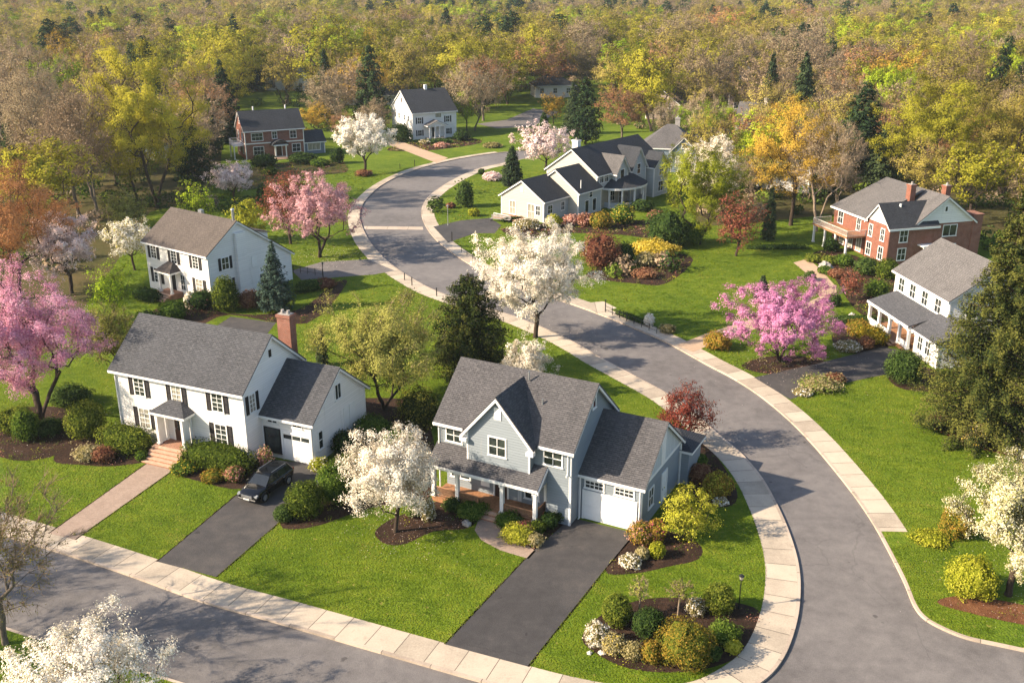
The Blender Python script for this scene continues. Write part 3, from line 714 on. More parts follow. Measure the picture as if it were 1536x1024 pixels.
def porch_house():
    h = thing('house', 'white house with grey roof and a long columned porch, half hidden by a towering conifer', 'house', (41.2, 103.0, 0), R(-82))
    gable_block(h, 'x', 0, 10.6, 0, 9.4, 5.9, 5.9, 9.0, 'white_siding_b', 'shingle_light')
    for x in (1.4, 3.7, 6.1, 8.6): window(h, x, 0, 3.95, 1.05, 1.35, 0, 2, 2)
    for y in (2.4, 6.6): window(h, 10.6, y, 3.9, 1.0, 1.5, R(90), 2, 2); window(h, 10.6, y, 1.0, 1.0, 1.5, R(90), 2, 2)
    MB().slab('x', .6, 9.2, [(-3.2, 2.85), (.0, 3.75)], .12).build('porch_roof', M['shingle_grey'], h)
    MB().box(.6, -3.27, 2.6, 9.2, -3.205, 2.82).box(.7, -3.05, 2.4, 9.1, -2.8, 2.7).build('porch_trim', M['white_paint'], h)
    MB().box(.6, -3.1, 0, 9.2, -.01, .35).build('porch_floor', M['warm_wood'], h)
    for x in (.9, 3.0, 5.2, 7.2, 9.0): column(h, x, -2.92, .35, 2.4, .28)
    MB().box(1.05, -2.98, .36, 4.95, -2.86, 1.0).build('porch_wall', M['white_siding_b'], h)
    MB().box(7.35, -2.98, .36, 8.85, -2.86, 1.0).build('porch_wall', M['white_siding_b'], h)
    door(h, 6.2, 0, .36, 1.0, 2.1, 'black_paint', 0, True); window(h, 2.4, 0, 1.1, 1.4, 1.4, 0, 2, 2); window(h, 8.2, 0, 1.1, 1.0, 1.4, 0, 2, 2)
    steps(h, 5.3, 7.1, -3.105, .35, 2, .35, 'brick_step')
    gable_block(h, 'x', 9.3, 13.6, -2.4, 3.0, 2.6, 2.6, 4.0, 'white_siding_b', 'shingle_grey', wall_name='wing_wall', roof_name='wing_roof', trim=True)
    for x in (10.4, 11.8): window(h, x, -2.4, .8, .8, 1.4, 0, 2, 2)
    gable_block(h, 'y', 3.0, 7.4, -2.6, .05, 2.6, 3.4, 3.8, 'white_siding_b', 'shingle_grey', wall_name='lean_to_wall', roof_name='lean_to_roof', hr=-.1)
porch_house()

def far_house(px, py, ang, w, d, e, r, wall, roof, label, axis='x', hip=False, wing=None, nw=3):
    h = thing('house', label, 'house', (*at(px, py), 0), R(ang))
    if hip:
        MB().box(0, 0, 0, w, d, e).build('wall', M[wall], h); hip_roof(h, 0, w, 0, d, e + .1, r, roof, ov=.5)
    elif axis == 'x': gable_block(h, 'x', 0, w, 0, d, e, e, r, wall, roof)
    else: gable_block(h, 'y', 0, d, 0, w, e, e, r, wall, roof)
    for k in range(nw):
        x = w * (k + .5) / nw
        window(h, x, 0, e - 2.1 if e < 4 else e - 2.0, 1.1, 1.4, 0, 2, 2)
        if e > 4.5: window(h, x, 0, .9, 1.1, 1.4, 0, 2, 2)
    for y in (d * .3, d * .7): window(h, 0, y, 1.0, 1.0, 1.4, R(-90), 2, 2)
    if wing:
        x0, x1, y0, y1, e2, r2 = wing
        gable_block(h, 'y', y0, y1, x0, x1, e2, e2, r2, wall, roof, wall_name='wing_wall', roof_name='wing_roof')
        window(h, (x0 + x1) / 2, y0, 1.0, 1.1, 1.4, 0, 2, 2); window(h, (x0 + x1) / 2, y0, e2 - .3, .8, .9, 0, 1, 2)
    chimney(h, w * .6, d * .5, .8, .7, r - 1, r + 1.1, 'stone_white', 1)
    return h
far_house(803, 147, 8, 12, 9, 3.4, 6.4, 'white_siding_b', 'shingle_dark', 'small white bungalow with a dark hipped roof at the end of the far side road', hip=True)
far_house(1092, 168, -8, 8, 9, 6.5, 10.2, 'rose_siding', 'shingle_light', 'pinkish far gabled house among trees, next to a pair of dark spruces', 'y', nw=2, wing=(-5, 1.5, 4, 12, 7.6, 11.6))
far_house(1100, 222, -25, 9, 8, 5.6, 9.2, 'pale_grey_siding', 'shingle_light', 'grey roofed house peeking out beside the white flowering tree top', 'x')
far_house(1135, 282, -30, 9, 9, 5.0, 8.2, 'white_siding_b', 'shingle_light', 'white house glimpsed through the golden tree and pale bare trunk', 'y', nw=2)
far_house(400, 136, 14, 13, 9, 5.2, 8.6, 'white_siding_b', 'shingle_grey', 'white far house half hidden between two tall yellow trees', 'x', wing=(8, 13, -3, 4, 4.5, 7.4))
far_house(515, 158, 6, 18, 9, 2.7, 5.2, 'white_siding_b', 'shingle_light', 'long low house with pale grey roof behind tree trunks', 'x', nw=4)
far_house(152, 92, 10, 12, 9, 6.4, 10.5, 'cream_siding', 'shingle_brown', 'far house with dusky roof peeping over the treetops among dark conifers', 'x')
far_house(968, 178, -30, 9, 10, 4.2, 7.4, 'rose_siding', 'shingle_taupe', 'beige gabled house behind tan budding trees', 'y', nw=2)
far_house(168, 238, -10, 12, 8, 3.0, 5.6, 'pale_grey_siding', 'shingle_grey', 'grey house mostly screened by tall bare trunks and the big yellow green tree', 'x')
# ------------------------------------------------------------------ plants
def np_mesh(name, V, quads_n=None, tint=None, mats=(), mi=None, faces=None, smooth=False):
    """V (N,4,3) separate quads, or V (n,3) with faces (m,k)"""
    me = bpy.data.meshes.new(name)
    if faces is None:
        n = len(V); V = V.reshape(-1, 3); faces = np.arange(n * 4).reshape(n, 4)
    m, k = faces.shape
    me.vertices.add(len(V)); me.vertices.foreach_set('co', np.ascontiguousarray(V, dtype=np.float32).ravel())
    me.loops.add(m * k); me.loops.foreach_set('vertex_index', np.ascontiguousarray(faces, dtype=np.int32).ravel())
    me.polygons.add(m); me.polygons.foreach_set('loop_start', np.arange(0, m * k, k, dtype=np.int32))
    try: me.polygons.foreach_set('loop_total', np.full(m, k, dtype=np.int32))
    except Exception: pass
    if mi is not None: me.polygons.foreach_set('material_index', np.ascontiguousarray(mi, dtype=np.int32))
    if smooth: me.polygons.foreach_set('use_smooth', np.ones(m, dtype=bool))
    if tint is not None:
        a = me.attributes.new('tint', 'FLOAT', 'FACE'); a.data.foreach_set('value', np.ascontiguousarray(tint, dtype=np.float32))
    for q in mats: me.materials.append(q)
    me.update(calc_edges=True); me.validate()
    return me
def unit(a): return a / np.maximum(np.linalg.norm(a, axis=-1, keepdims=True), 1e-9)
def frusta(A, B, ra, rb, n=5):
    d = unit(B - A); h = np.where(np.abs(d[:, 2:3]) > .9, np.array([[1., 0, 0]]), np.array([[0., 0, 1]]))
    u = unit(np.cross(d, h)); w = np.cross(d, u)
    an = np.arange(n) * 2 * np.pi / n
    ring = np.cos(an)[None, :, None] * u[:, None] + np.sin(an)[None, :, None] * w[:, None]
    Va = A[:, None] + ring * ra[:, None, None]; Vb = B[:, None] + ring * rb[:, None, None]
    N = len(A); V = np.concatenate([Va, Vb], 1).reshape(-1, 3)
    k = np.arange(n); q = np.stack([k, (k + 1) % n, (k + 1) % n + n, k + n], 1)
    return V, (q[None] + (np.arange(N) * 2 * n)[:, None, None]).reshape(-1, 4)
def leaf_quads(rng, C, size, outward, jit=.8, up=.35, aspect=.62):
    n = len(C)
    nr = unit(outward * 1.0 + np.array([0, 0, up]) + rng.normal(0, jit, (n, 3)))
    t = unit(np.cross(nr, rng.normal(0, 1, (n, 3)))); b = np.cross(nr, t)
    s = size * rng.uniform(.6, 1.35, (n, 1))
    t = t * s * .5; b = b * s * .5 * aspect
    k = nr * s * .12
    return np.stack([C - t, C - b + k, C + t, C + b + k], 1)

def skeleton(rng, H, rad, fork, base, npts, stems=1, lean=0.0, flat=1.0, shell=.45, droop=.0):
    cz = (base * H + H) / 2; rz = (H - base * H) / 2
    pos = [np.zeros(3)]; par = [-1]; pl = [0.0]
    fk = fork * H
    for s in range(stems):
        prev = 0; a = rng.uniform(0, 6.28)
        sp = 0 if stems == 1 else rad * .22
        n = 5
        for k in range(1, n + 1):
            f = k / n
            p = np.array([math.cos(a) * sp * f ** 1.3 + lean * f * fk * .3, math.sin(a) * sp * f ** 1.3, fk * f]) + np.append(rng.normal(0, .03 * fk / 3, 2), 0) * (f > .1)
            pos.append(p); par.append(prev); pl.append(pl[prev] + fk / n); prev = len(pos) - 1
    ph = rng.uniform(0, 6.28, 6); pts = []
    while len(pts) < npts:
        d = rng.normal(0, 1, 3); d /= np.linalg.norm(d)
        az = math.atan2(d[1], d[0])
        lob = 1 + .16 * math.sin(3 * az + ph[0] + 2 * d[2]) + .12 * math.sin(5 * az + ph[1]) + .10 * math.sin(4 * d[2] + ph[2])
        r = rng.uniform(0, 1) ** shell * lob * .92
        p = np.array([d[0] * rad * r, d[1] * rad * r, cz + d[2] * rz * r])
        if d[2] < 0: p[2] = cz + d[2] * rz * r * flat
        if p[2] < fk * .75 or p[2] > H * 1.03: continue
        pts.append(p)
    top = np.array([0, 0, fk])
    pts.sort(key=lambda p: np.linalg.norm(p - top))
    tips = []
    for p in pts:
        P_ = np.array(pos); d = np.linalg.norm(P_ - p, axis=1)
        c = d + .32 * np.array(pl) + 2.2 * np.maximum(0, P_[:, 2] - p[2] + .15 * d)
        c[:3] += 6
        j = int(np.argmin(c)); a = pos[j]; L = d[j]
        n = max(2, int(L / max(.7, H * .045)))
        mid = np.append(rng.normal(0, .055 * L, 2), .09 * L)
        prev = j
        for k in range(1, n + 1):
            f = k / n
            q = a + (p - a) * f + mid * 4 * f * (1 - f) * .8 + (rng.normal(0, .02 * L, 3) if k < n else 0)
            pos.append(q); par.append(prev); pl.append(pl[prev] + L / n); prev = len(pos) - 1
        tips.append(prev)
    return np.array(pos), np.array(par), np.array(tips)
def radii(par, r_tip, r_base, e=1.85):
    n = len(par); acc = np.zeros(n); kids = np.zeros(n, int)
    for i in range(1, n): kids[par[i]] += 1
    acc[kids == 0] = 1
    for i in range(n - 1, 0, -1): acc[par[i]] += acc[i]
    r = acc ** (1 / e)
    r = r / r[0] * r_base
    return np.maximum(r, r_tip)

def broadleaf(seed, H, rad, K, px):
    """trunk mesh and crown mesh; px = photo pixels per metre where the tree stands"""
    rng = np.random.default_rng(seed)
    pos, par, tips = skeleton(rng, H, rad, K['fork'], K['base'], K['npts'], K.get('stems', 1), rng.uniform(-.5, .5), K.get('flat', .8), K.get('shell', .45))
    rt = max(.014, .17 / px)
    rr = radii(par, rt, K['rb'] * H)
    i = np.arange(1, len(pos)); A, B = pos[par[i]], pos[i]
    flare = np.where(par[i] == 0, 1.25, 1.0)
    V, Fc = frusta(A, B, np.maximum(rr[i], np.minimum(rr[par[i]], rr[i] * 1.35)) * flare, rr[i], 6)
    tm = np_mesh('trunk', V, faces=Fc, mats=[M[K['bark']]], smooth=True)
    Vs, tn, mi = [], [], []
    size = K['size'] if 'size' in K else max(.11, K.get('spx', 3.2) / px)
    cen = np.array([0, 0, (K['base'] + 1) / 2 * H])
    # fine twigs
    nt_ = int(K.get('twig', 0) * len(tips))
    # spots: nodes of the thin branches
    thin = np.where(rr < max(.05, np.quantile(rr, .8)))[0]; thin = thin[pos[thin][:, 2] > K['base'] * H * .8]
    if nt_:
        j = rng.choice(thin, nt_); a = pos[j]; out = unit(unit(a - cen) * .9 + np.array([0, 0, .55]) + rng.normal(0, .5, (nt_, 3)))
        L = rng.uniform(.4, 1.0, (nt_, 1)) * H * .085; b = a + out * L
        w = unit(np.cross(out, rng.normal(0, 1, (nt_, 3)))) * max(.014, .16 / px)
        Vs.append(np.stack([a - w, a + w, b + w * .4, b - w * .4], 1)); tn.append(rng.uniform(.1, .5, nt_)); mi.append(np.ones(nt_, int))
        ext = a + out * L * rng.uniform(.4, 1, (nt_, 1))
    n = int(K['dens'] * math.pi * rad * (H - K['base'] * H) / 2 / (size * size))
    n = min(n, 75000)
    w = 1.0 + 2.0 * np.isin(thin, tips)
    j = rng.choice(thin, n, p=w / w.sum())
    sg = K.get('sig', .4) * (.6 + .04 * H)
    off = rng.normal(0, 1, (n, 3)) * sg * np.array([1, 1, .75])
    C = pos[j] + off
    if nt_:
        sel = rng.uniform(0, 1, n) < .55; C[sel] = ext[rng.integers(0, nt_, sel.sum())] + off[sel] * .5
    out = unit((C - cen) / np.array([rad, rad, (1 - K['base']) * H / 2])) * 1.0 + unit(off) * .5
    Vs.append(leaf_quads(rng, C, size, out, K.get('jit', .42)))
    cl = rng.uniform(0, 1, len(pos)); lowf = (C[:, 2] - K['base'] * H) / (H - K['base'] * H)
    tn.append(np.clip(.5 + (cl[j] - .5) * K.get('spot', .5) + rng.normal(0, K.get('fleck', .11), n), 0, 1)); mi.append(np.zeros(n, int))
    if K.get('mat2'):
        s2 = rng.uniform(0, 1, n) < K['frac2']; mi[-1][s2] = 2
    mats = [LF[K['mat']], LF['brown_twig'], LF[K.get('mat2', K['mat'])]]
    cm = np_mesh('crown', np.concatenate(Vs), tint=np.concatenate(tn), mats=mats, mi=np.concatenate(mi))
    return tm, cm
def conifer(seed, H, rad, K, px):
    rng = np.random.default_rng(seed)
    n = 9; z = np.linspace(0, H, n); P0 = np.stack([rng.normal(0, .02 * rad, n), rng.normal(0, .02 * rad, n), z], 1); P0[0, :2] = 0
    r = K['rb'] * H * (1 - z / H) + .03
    V, Fc = frusta(P0[:-1], P0[1:], r[:-1], r[1:], 7)
    size = max(.16, K.get('spx', 3.6) / px)
    A, B, ra, rb, C, O, cl = [], [], [], [], [], [], []
    zz = K['base'] * H; bid = 0
    step = K.get('step', .05) * H
    while zz < H * .985:
        f = (zz - K['base'] * H) / (H - K['base'] * H)
        prof = (1 - f) ** K.get('pow', .85)
        if f < .12: prof *= .72 + .28 * f / .12
        nb = max(4, int(K.get('nb', 9) * (.45 + .55 * (1 - f))))
        a0 = rng.uniform(0, 6.28)
        for b in range(nb):
            az = a0 + b * 6.283 / nb + rng.normal(0, .22); L = rad * prof * rng.uniform(.72, 1.15) + .12
            dr = K.get('droop', -.22) * rng.uniform(.5, 1.4); z0 = zz + rng.uniform(-.5, .5) * step
            d = np.array([math.cos(az), math.sin(az), dr])
            tip = np.array([0, 0, z0]) + d * L; tip[2] += .10 * L * K.get('tipup', 1)
            m_ = np.array([0, 0, z0]) + d * L * .55 * np.array([1, 1, .8])
            A += [np.array([0, 0, z0]), m_]; B += [m_, tip]; ra += [.02 + .012 * L, .015 + .006 * L]; rb += [.015 + .006 * L, .012]
            k = max(5, int(L / size * K.get('dens', 3.2)))
            t = rng.uniform(0, 1, k) ** .75 * .88 + .12
            base = np.where((t < .55)[:, None], A[-2] + (m_ - A[-2]) * (t / .55)[:, None], m_ + (tip - m_) * ((t - .55) / .45)[:, None])
            side = np.array([-math.sin(az), math.cos(az), 0]); wid = L * .26 * (1.05 - t) + size * .35
            lat = rng.normal(0, .62, k) * wid
            c = base + side * lat[:, None]; c[:, 2] += rng.normal(0, .05 * L + size * .25, k) - np.abs(lat) * .22
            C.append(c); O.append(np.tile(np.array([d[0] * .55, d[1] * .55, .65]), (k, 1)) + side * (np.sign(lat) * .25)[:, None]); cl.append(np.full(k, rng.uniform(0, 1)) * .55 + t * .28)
            bid += 1
        zz += step * (1 - .45 * f)
    V2, F2 = frusta(np.array(A), np.array(B), np.array(ra), np.array(rb), 4)
    tm = np_mesh('trunk', np.concatenate([V, V2]), faces=np.concatenate([Fc, F2 + len(V)]), mats=[M['bark_dark']], smooth=True)
    C = np.concatenate(C); O = np.concatenate(O); cl = np.concatenate(cl)
    top = np.array([[0, 0, H * .97], [0, 0, H * .99], [0, 0, H * 1.01]]); C = np.concatenate([C, top]); O = np.concatenate([O, np.tile([0, 0, 1.], (3, 1))]); cl = np.append(cl, [.8] * 3)
    Q = leaf_quads(rng, C, size * 1.15, O, .42, .2, .5)
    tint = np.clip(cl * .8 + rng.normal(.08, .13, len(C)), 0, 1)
    return tm, np_mesh('crown', Q, tint=tint, mats=[LF[K['mat']]])
def shrub_mesh(seed, rx, ry, h, mat, px, mat2=None, frac2=0.0, boxy=2.0, lump=.12, spiky=.0, dens=2.4, conic=0.0, size=None):
    rng = np.random.default_rng(seed)
    size = size or max(.10, 2.7 / px); rz = h * .55; zc = h * .45
    area = 4 * math.pi * ((rx * ry) ** .8 + (rx * rz) ** .8 + (ry * rz) ** .8) / 3
    n = int(min(9000, max(60, dens * area / (size * size) * 1.15)))
    ph = rng.uniform(0, 6.28, 8)
    def surf(d):
        az = np.arctan2(d[:, 1], d[:, 0])
        lb = 1 + lump * (np.sin(3 * az + ph[0] + 2.5 * d[:, 2]) * .5 + np.sin(6 * az + ph[1] - 3 * d[:, 2]) * .35 + np.sin(7 * d[:, 2] + ph[2] + 2 * az) * .35 + np.sin(11 * az + 9 * d[:, 2] + ph[3]) * .25)
        q = (np.abs(d) ** boxy).sum(1) ** (-1 / boxy)
        p = d * (q * lb)[:, None]
        if conic: p[:, :2] *= (1 - conic * np.clip((p[:, 2] + 1) / 2, 0, 1))[:, None]
        return p * np.array([rx, ry, rz])
    d = unit(rng.normal(0, 1, (n, 3))); d = d[d[:, 2] > -.72]; n = len(d)
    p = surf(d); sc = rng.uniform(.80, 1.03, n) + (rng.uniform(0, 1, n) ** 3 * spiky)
    C = p * sc[:, None]; C[:, 2] += zc; C[:, 2] = np.maximum(C[:, 2], .02)
    out = unit(p / np.array([rx, ry, rz]) ** 2)
    Q = leaf_quads(rng, C, size, out * 1.3, .62, .25, .7)
    blot = np.sin(d[:, 0] * 5 + ph[4]) * np.sin(d[:, 1] * 5 + ph[5]) * np.sin(d[:, 2] * 6 + ph[6])
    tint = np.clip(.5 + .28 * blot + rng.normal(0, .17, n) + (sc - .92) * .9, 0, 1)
    mi = np.zeros(n, int)
    if mat2: mi[(rng.uniform(0, 1, n) < frac2 * (1.0 + blot)) & (sc > .86)] = 1
    # inner leaves that close the shrub
    U, Wn = 12, 7
    az = np.linspace(0, 2 * np.pi, U + 1); el = np.linspace(-.95, 1.5, Wn + 1)
    G = np.array([[[math.cos(a) * math.cos(e), math.sin(a) * math.cos(e), math.sin(e)] for a in az] for e in el])
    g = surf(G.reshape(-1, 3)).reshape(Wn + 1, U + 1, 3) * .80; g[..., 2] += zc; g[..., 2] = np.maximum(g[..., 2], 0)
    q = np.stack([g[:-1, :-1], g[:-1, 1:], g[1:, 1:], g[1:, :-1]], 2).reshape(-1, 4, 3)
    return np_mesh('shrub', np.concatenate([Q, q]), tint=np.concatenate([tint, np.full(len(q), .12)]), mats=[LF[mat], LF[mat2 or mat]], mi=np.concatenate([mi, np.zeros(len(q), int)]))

KIND = {
 'white_blossom': dict(mat='white_blossom', bark='bark_dark', fork=.2, base=.17, npts=270, dens=17.0, sig=0.30, rb=.02, twig=3, spx=2.1, shell=.5),
 'cream_blossom': dict(mat='cream_blossom', mat2='yellow_green', frac2=.18, bark='bark_dark', fork=.2, base=.12, npts=230, dens=14.0, sig=0.25, rb=.02, twig=3, spx=2.1),
 'blush_blossom': dict(mat='blush_blossom', bark='bark_dark', fork=.22, base=.18, npts=210, dens=13.0, sig=0.30, rb=.022, twig=3, spx=2.1),
 'pink_blossom': dict(mat='pink_blossom', bark='bark_dark', fork=.22, base=.18, npts=270, dens=14.0, sig=0.31, rb=.024, twig=3, spx=2.1, stems=2),
 'lilac_blossom': dict(mat='lilac_blossom', bark='bark_dark', fork=.15, base=.1, npts=270, dens=14.0, sig=0.28, rb=.026, twig=3, spx=2.1, stems=3, shell=.55),
 'rose_blossom': dict(mat='rose_blossom', bark='bark_dark', fork=.22, base=.16, npts=220, dens=10.0, sig=0.28, rb=.023, twig=4, spx=2.1, stems=2),
 'yellow': dict(spot=.28, fleck=.06, jit=.32, mat='yellow_green', bark='bark_dark', fork=.24, base=.15, npts=150, dens=7.0, sig=.40, rb=.015, twig=4, stems=2, spx=1.8),
 'olive': dict(spot=.28, fleck=.06, jit=.32, mat='olive_bud', bark='bark_dark', fork=.18, base=.12, npts=150, dens=4.4, sig=.40, rb=.016, twig=9, stems=2, spx=1.8),
 'olive_small': dict(mat='olive_green', bark='bark_dark', fork=.18, base=.1, npts=260, dens=11.0, sig=.42, rb=.02, twig=9, stems=2, spx=2.5, shell=.5),
 'gold': dict(spot=.28, fleck=.06, jit=.32, mat='gold', bark='bark_dark', fork=.24, base=.15, npts=140, dens=5.2, sig=.40, rb=.015, twig=4, spx=1.8),
 'bright': dict(spot=.28, fleck=.06, jit=.32, mat='bright_green', bark='bark_dark', fork=.2, base=.1, npts=140, dens=6.0, sig=.40, rb=.015, twig=2, spx=1.8),
 'tan': dict(spot=.28, fleck=.06, jit=.32, mat='tan_bud', bark='bark_grey', fork=.22, base=.14, npts=230, dens=3.6, sig=.5, rb=.014, twig=14, stems=2, spx=1.8),
 'bare': dict(mat='brown_twig', bark='bark_grey', fork=.25, base=.18, npts=230, dens=1.6, sig=.45, rb=.013, twig=15, stems=2, spx=2.3),
 'white_bush': dict(mat='white_blossom', bark='bark_dark', fork=.1, base=.03, npts=150, dens=13.0, sig=0.23, rb=.022, twig=2, spx=2.1, flat=1.0),
 'young_bare': dict(mat='olive_bud', bark='bark_grey', fork=.25, base=.14, npts=230, dens=.8, sig=.3, rb=.014, twig=16, spx=2.2, shell=.6),
 'sapling': dict(mat='olive_green', bark='bark_pale', fork=.5, base=.42, npts=70, dens=3.0, sig=.16, rb=.02, twig=6, spx=2.2),
 'spring': dict(spot=.28, fleck=.06, jit=.32, mat='spring', bark='bark_dark', fork=.22, base=.1, npts=190, dens=9.0, sig=.38, rb=.016, twig=2, stems=2, spx=1.8),
 'pale_bare': dict(mat='tan_bud', bark='bark_pale', fork=.3, base=.25, npts=210, dens=.9, sig=.4, rb=.014, twig=18, stems=2, spx=2.3),
 'russet': dict(spot=.28, fleck=.06, jit=.32, mat='russet', bark='bark_grey', fork=.22, base=.14, npts=140, dens=4.2, sig=.40, rb=.014, twig=9, spx=1.8),
 'orange': dict(spot=.28, fleck=.06, jit=.32, mat='orange', bark='bark_dark', fork=.22, base=.14, npts=150, dens=5.2, sig=.40, rb=.016, twig=5, spx=1.8),
 'red': dict(mat='red', bark='bark_dark', fork=.2, base=.1, npts=180, dens=5.5, sig=.42, rb=.018, twig=4, spx=2.7),
 'deep_red': dict(mat='deep_red', bark='bark_dark', fork=.16, base=.06, npts=200, dens=8.0, sig=.34, rb=.018, twig=3, spx=2.7),
 'green_small': dict(mat='bright_green', bark='bark_dark', fork=.25, base=.15, npts=120, dens=5.5, sig=.34, rb=.018, twig=3, spx=2.7),
 'lime_small': dict(mat='lime_shrub', bark='bark_dark', fork=.1, base=.03, npts=160, dens=9.0, sig=.32, rb=.022, twig=1, spx=2.7, flat=1.0),
 'pine': dict(con=1, mat='pine', base=.10, rb=.014, pow=.6, nb=11, step=.055, droop=-.05, dens=5.0),
 'spruce': dict(con=1, mat='spruce', base=.06, rb=.012, pow=.85, nb=12, step=.045, droop=-.2, dens=5.2),
 'blue_spruce': dict(con=1, mat='blue_spruce', base=.05, rb=.014, pow=.95, nb=13, step=.045, droop=-.06, dens=6.0, spx=2.8),
 'olive_conifer': dict(con=1, mat='conifer_green', base=.04, rb=.014, pow=.45, nb=14, step=.042, droop=-.12, dens=8.0, spx=2.8),
 'giant_conifer': dict(con=1, mat='conifer_green', base=.03, rb=.014, pow=1.02, nb=17, step=.036, droop=-.18, dens=11.5, spx=2.8, tipup=1.3),
 'dark_conifer': dict(con=1, mat='spruce', base=.03, rb=.012, pow=.65, nb=14, step=.042, droop=-.15, dens=6.0, spx=2.8),
}
for k in list(KIND): KIND[k].setdefault('rb', .018)
def make_tree(kind, seed, H, rad, px):
    K = KIND[kind]; return (conifer if K.get('con') else broadleaf)(seed, H, rad, K, px)
CONES = ('pine', 'spruce', 'blue_spruce', 'olive_conifer', 'giant_conifer', 'dark_conifer')
def tree_name(kind): return 'conifer_tree' if kind in CONES else ('flowering_tree' if ('blossom' in kind or kind == 'white_bush') else ('bare_tree' if 'bare' in kind else 'tree'))
PLANTED = []
def put_tree(kind, x, y, meshes, label, group=None, rz=0.0, sc=(1, 1, 1)):
    t = thing(tree_name(kind), label, 'tree', (x, y, 0), rz, group); t.scale = sc
    link('trunk', meshes[0], t); link('crown', meshes[1], t)
    return t
def tree(kind, px, py, ytop, wpx, label, seed=1, x=None, y=None, group=None):
    """one tree surveyed from the photo: foot point, top and crown width"""
    X, Y = at(px, py) if x is None else (x, y); q = F / (Y * CP + CH * SP)
    H = tall(px, py, ytop) if x is None else ytop; rad = wpx / q / 2 if x is None else wpx / 2
    PLANTED.append((X, Y, rad * .75))
    return put_tree(kind, X, Y, make_tree(kind, seed, H, rad, q), label, group, random.Random(seed).uniform(0, 6.28))
# ------------------------------------------------------------------ ground, road, kerbs
def catmull(pts, n=6, closed=False):
    P_ = [np.array(p, float) for p in pts]; out = []
    N = len(P_)
    for i in range(N if closed else N - 1):
        p1, p2 = P_[i], P_[(i + 1) % N]
        p0 = P_[i - 1] if (i > 0 or closed) else 2 * p1 - p2
        p3 = P_[(i + 2) % N] if (i + 2 < N or closed) else 2 * p2 - p1
        for k in range(n):
            t = k / n
            out.append(.5 * ((2 * p1) + (-p0 + p2) * t + (2 * p0 - 5 * p1 + 4 * p2 - p3) * t * t + (-p0 + 3 * p1 - 3 * p2 + p3) * t ** 3))
    if not closed: out.append(P_[-1])
    return out
def G(pts): return [np.array(at(*p)) for p in pts]
inner_px = [(-420, 670), (-150, 755), (50, 815), (180, 857), (300, 900), (400, 928), (500, 957), (600, 986), (740, 1026), (860, 1057), (965, 1072), (1070, 1060), (1140, 1024), (1176, 985), (1196, 930), (1201, 880), (1197, 840), (1185, 800), (1168, 760),
    (1145, 718), (1115, 682), (1080, 652), (1040, 617), (1000, 589), (950, 562), (905, 538), (860, 512), (810, 489), (760, 470), (700, 452), (650, 434), (610, 412), (580, 390), (558, 366), (544, 341), (540, 319), (550, 298), (575, 276),
    (615, 257), (665, 243), (712, 234), (757, 228), (810, 224)]
outer_px = [(810, 233), (757, 244), (720, 252), (690, 264), (660, 281), (640, 298), (632, 316), (637, 336), (653, 358), (680, 380), (715, 402), (760, 425), (810, 441), (850, 453), (900, 471), (950, 491), (1000, 513), (1060, 546), (1100, 567),
    (1140, 593), (1180, 626), (1215, 661), (1250, 702), (1285, 747), (1312, 788), (1335, 830), (1355, 870), (1370, 906), (1385, 925), (1410, 940), (1450, 956), (1500, 967), (1560, 980), (1700, 1012), (1950, 1065)]
low_px = [(1950, 1290), (1500, 1275), (1200, 1255), (800, 1165), (450, 1075), (200, 1000), (0, 937), (-150, 888), (-420, 800)]
IN = catmull(G(inner_px), 5); OUT = catmull(G(outer_px), 5); LOW = catmull(G(low_px), 3)
ROAD = IN + OUT + LOW
def inside(poly, X, Y):
    c = False; n = len(poly); j = n - 1
    for i in range(n):
        xi, yi = poly[i][0], poly[i][1]; xj, yj = poly[j][0], poly[j][1]
        if (yi > Y) != (yj > Y) and X < (xj - xi) * (Y - yi) / (yj - yi) + xi: c = not c
        j = i
    return c
RZ = -.13
def tex_ground(name, stops, s1, s2, s3, bumpd, rough=.95, streak=None, fleck=None):
    t = NT(name); p = t.pos()
    a = t.noise(p, s1, 4, .6); b = t.noise(p, s2, 4, .65); c = t.noise(p, s3, 3, .7)
    f = t.math('ADD', t.math('MULTIPLY', a, .38), t.math('ADD', t.math('MULTIPLY', b, .32), t.math('MULTIPLY', c, .30)))
    if streak:
        st = t.noise(t.mapping(p, streak, (0, 0, R(32))), 1.0, 6, .72); f = t.math('ADD', t.math('MULTIPLY', f, .72), t.math('MULTIPLY', st, .28))
    col = t.ramp(f, stops)
    if fleck:
        k = t.noise(p, fleck[0], 2, .5); col = t.mix(t.ramp(k, [(fleck[1], (0, 0, 0)), (fleck[1] + .05, (1, 1, 1))]), col, fleck[2])
    h = t.math('ADD', t.math('MULTIPLY', c, .6), t.math('MULTIPLY', t.noise(p, s3 * 2.3, 2), .6))
    return t.bsdf(col, rough, t.bump(h, bumpd), .12)
M['lawn'] = tex_ground('mown lawn', [(.33, (.032, .060, .004)), (.43, (.062, .106, .006)), (.52, (.102, .150, .010)), (.61, (.158, .190, .016)), (.71, (.24, .225, .04))], .075, .55, 3.4, .16, streak=(.5, 1.7, 1), fleck=(2.6, .66, (.20, .19, .04)))
M['woodland'] = tex_ground('leaf litter', [(.3, (.025, .035, .008)), (.45, (.055, .055, .016)), (.6, (.10, .075, .03)), (.75, (.15, .11, .055))], .12, .9, 5.0, .12)
M['mulch'] = tex_ground('bark mulch', [(.3, (.013, .008, .006)), (.5, (.038, .022, .015)), (.65, (.08, .048, .032)), (.78, (.16, .10, .065))], .5, 4.0, 13.0, .10)
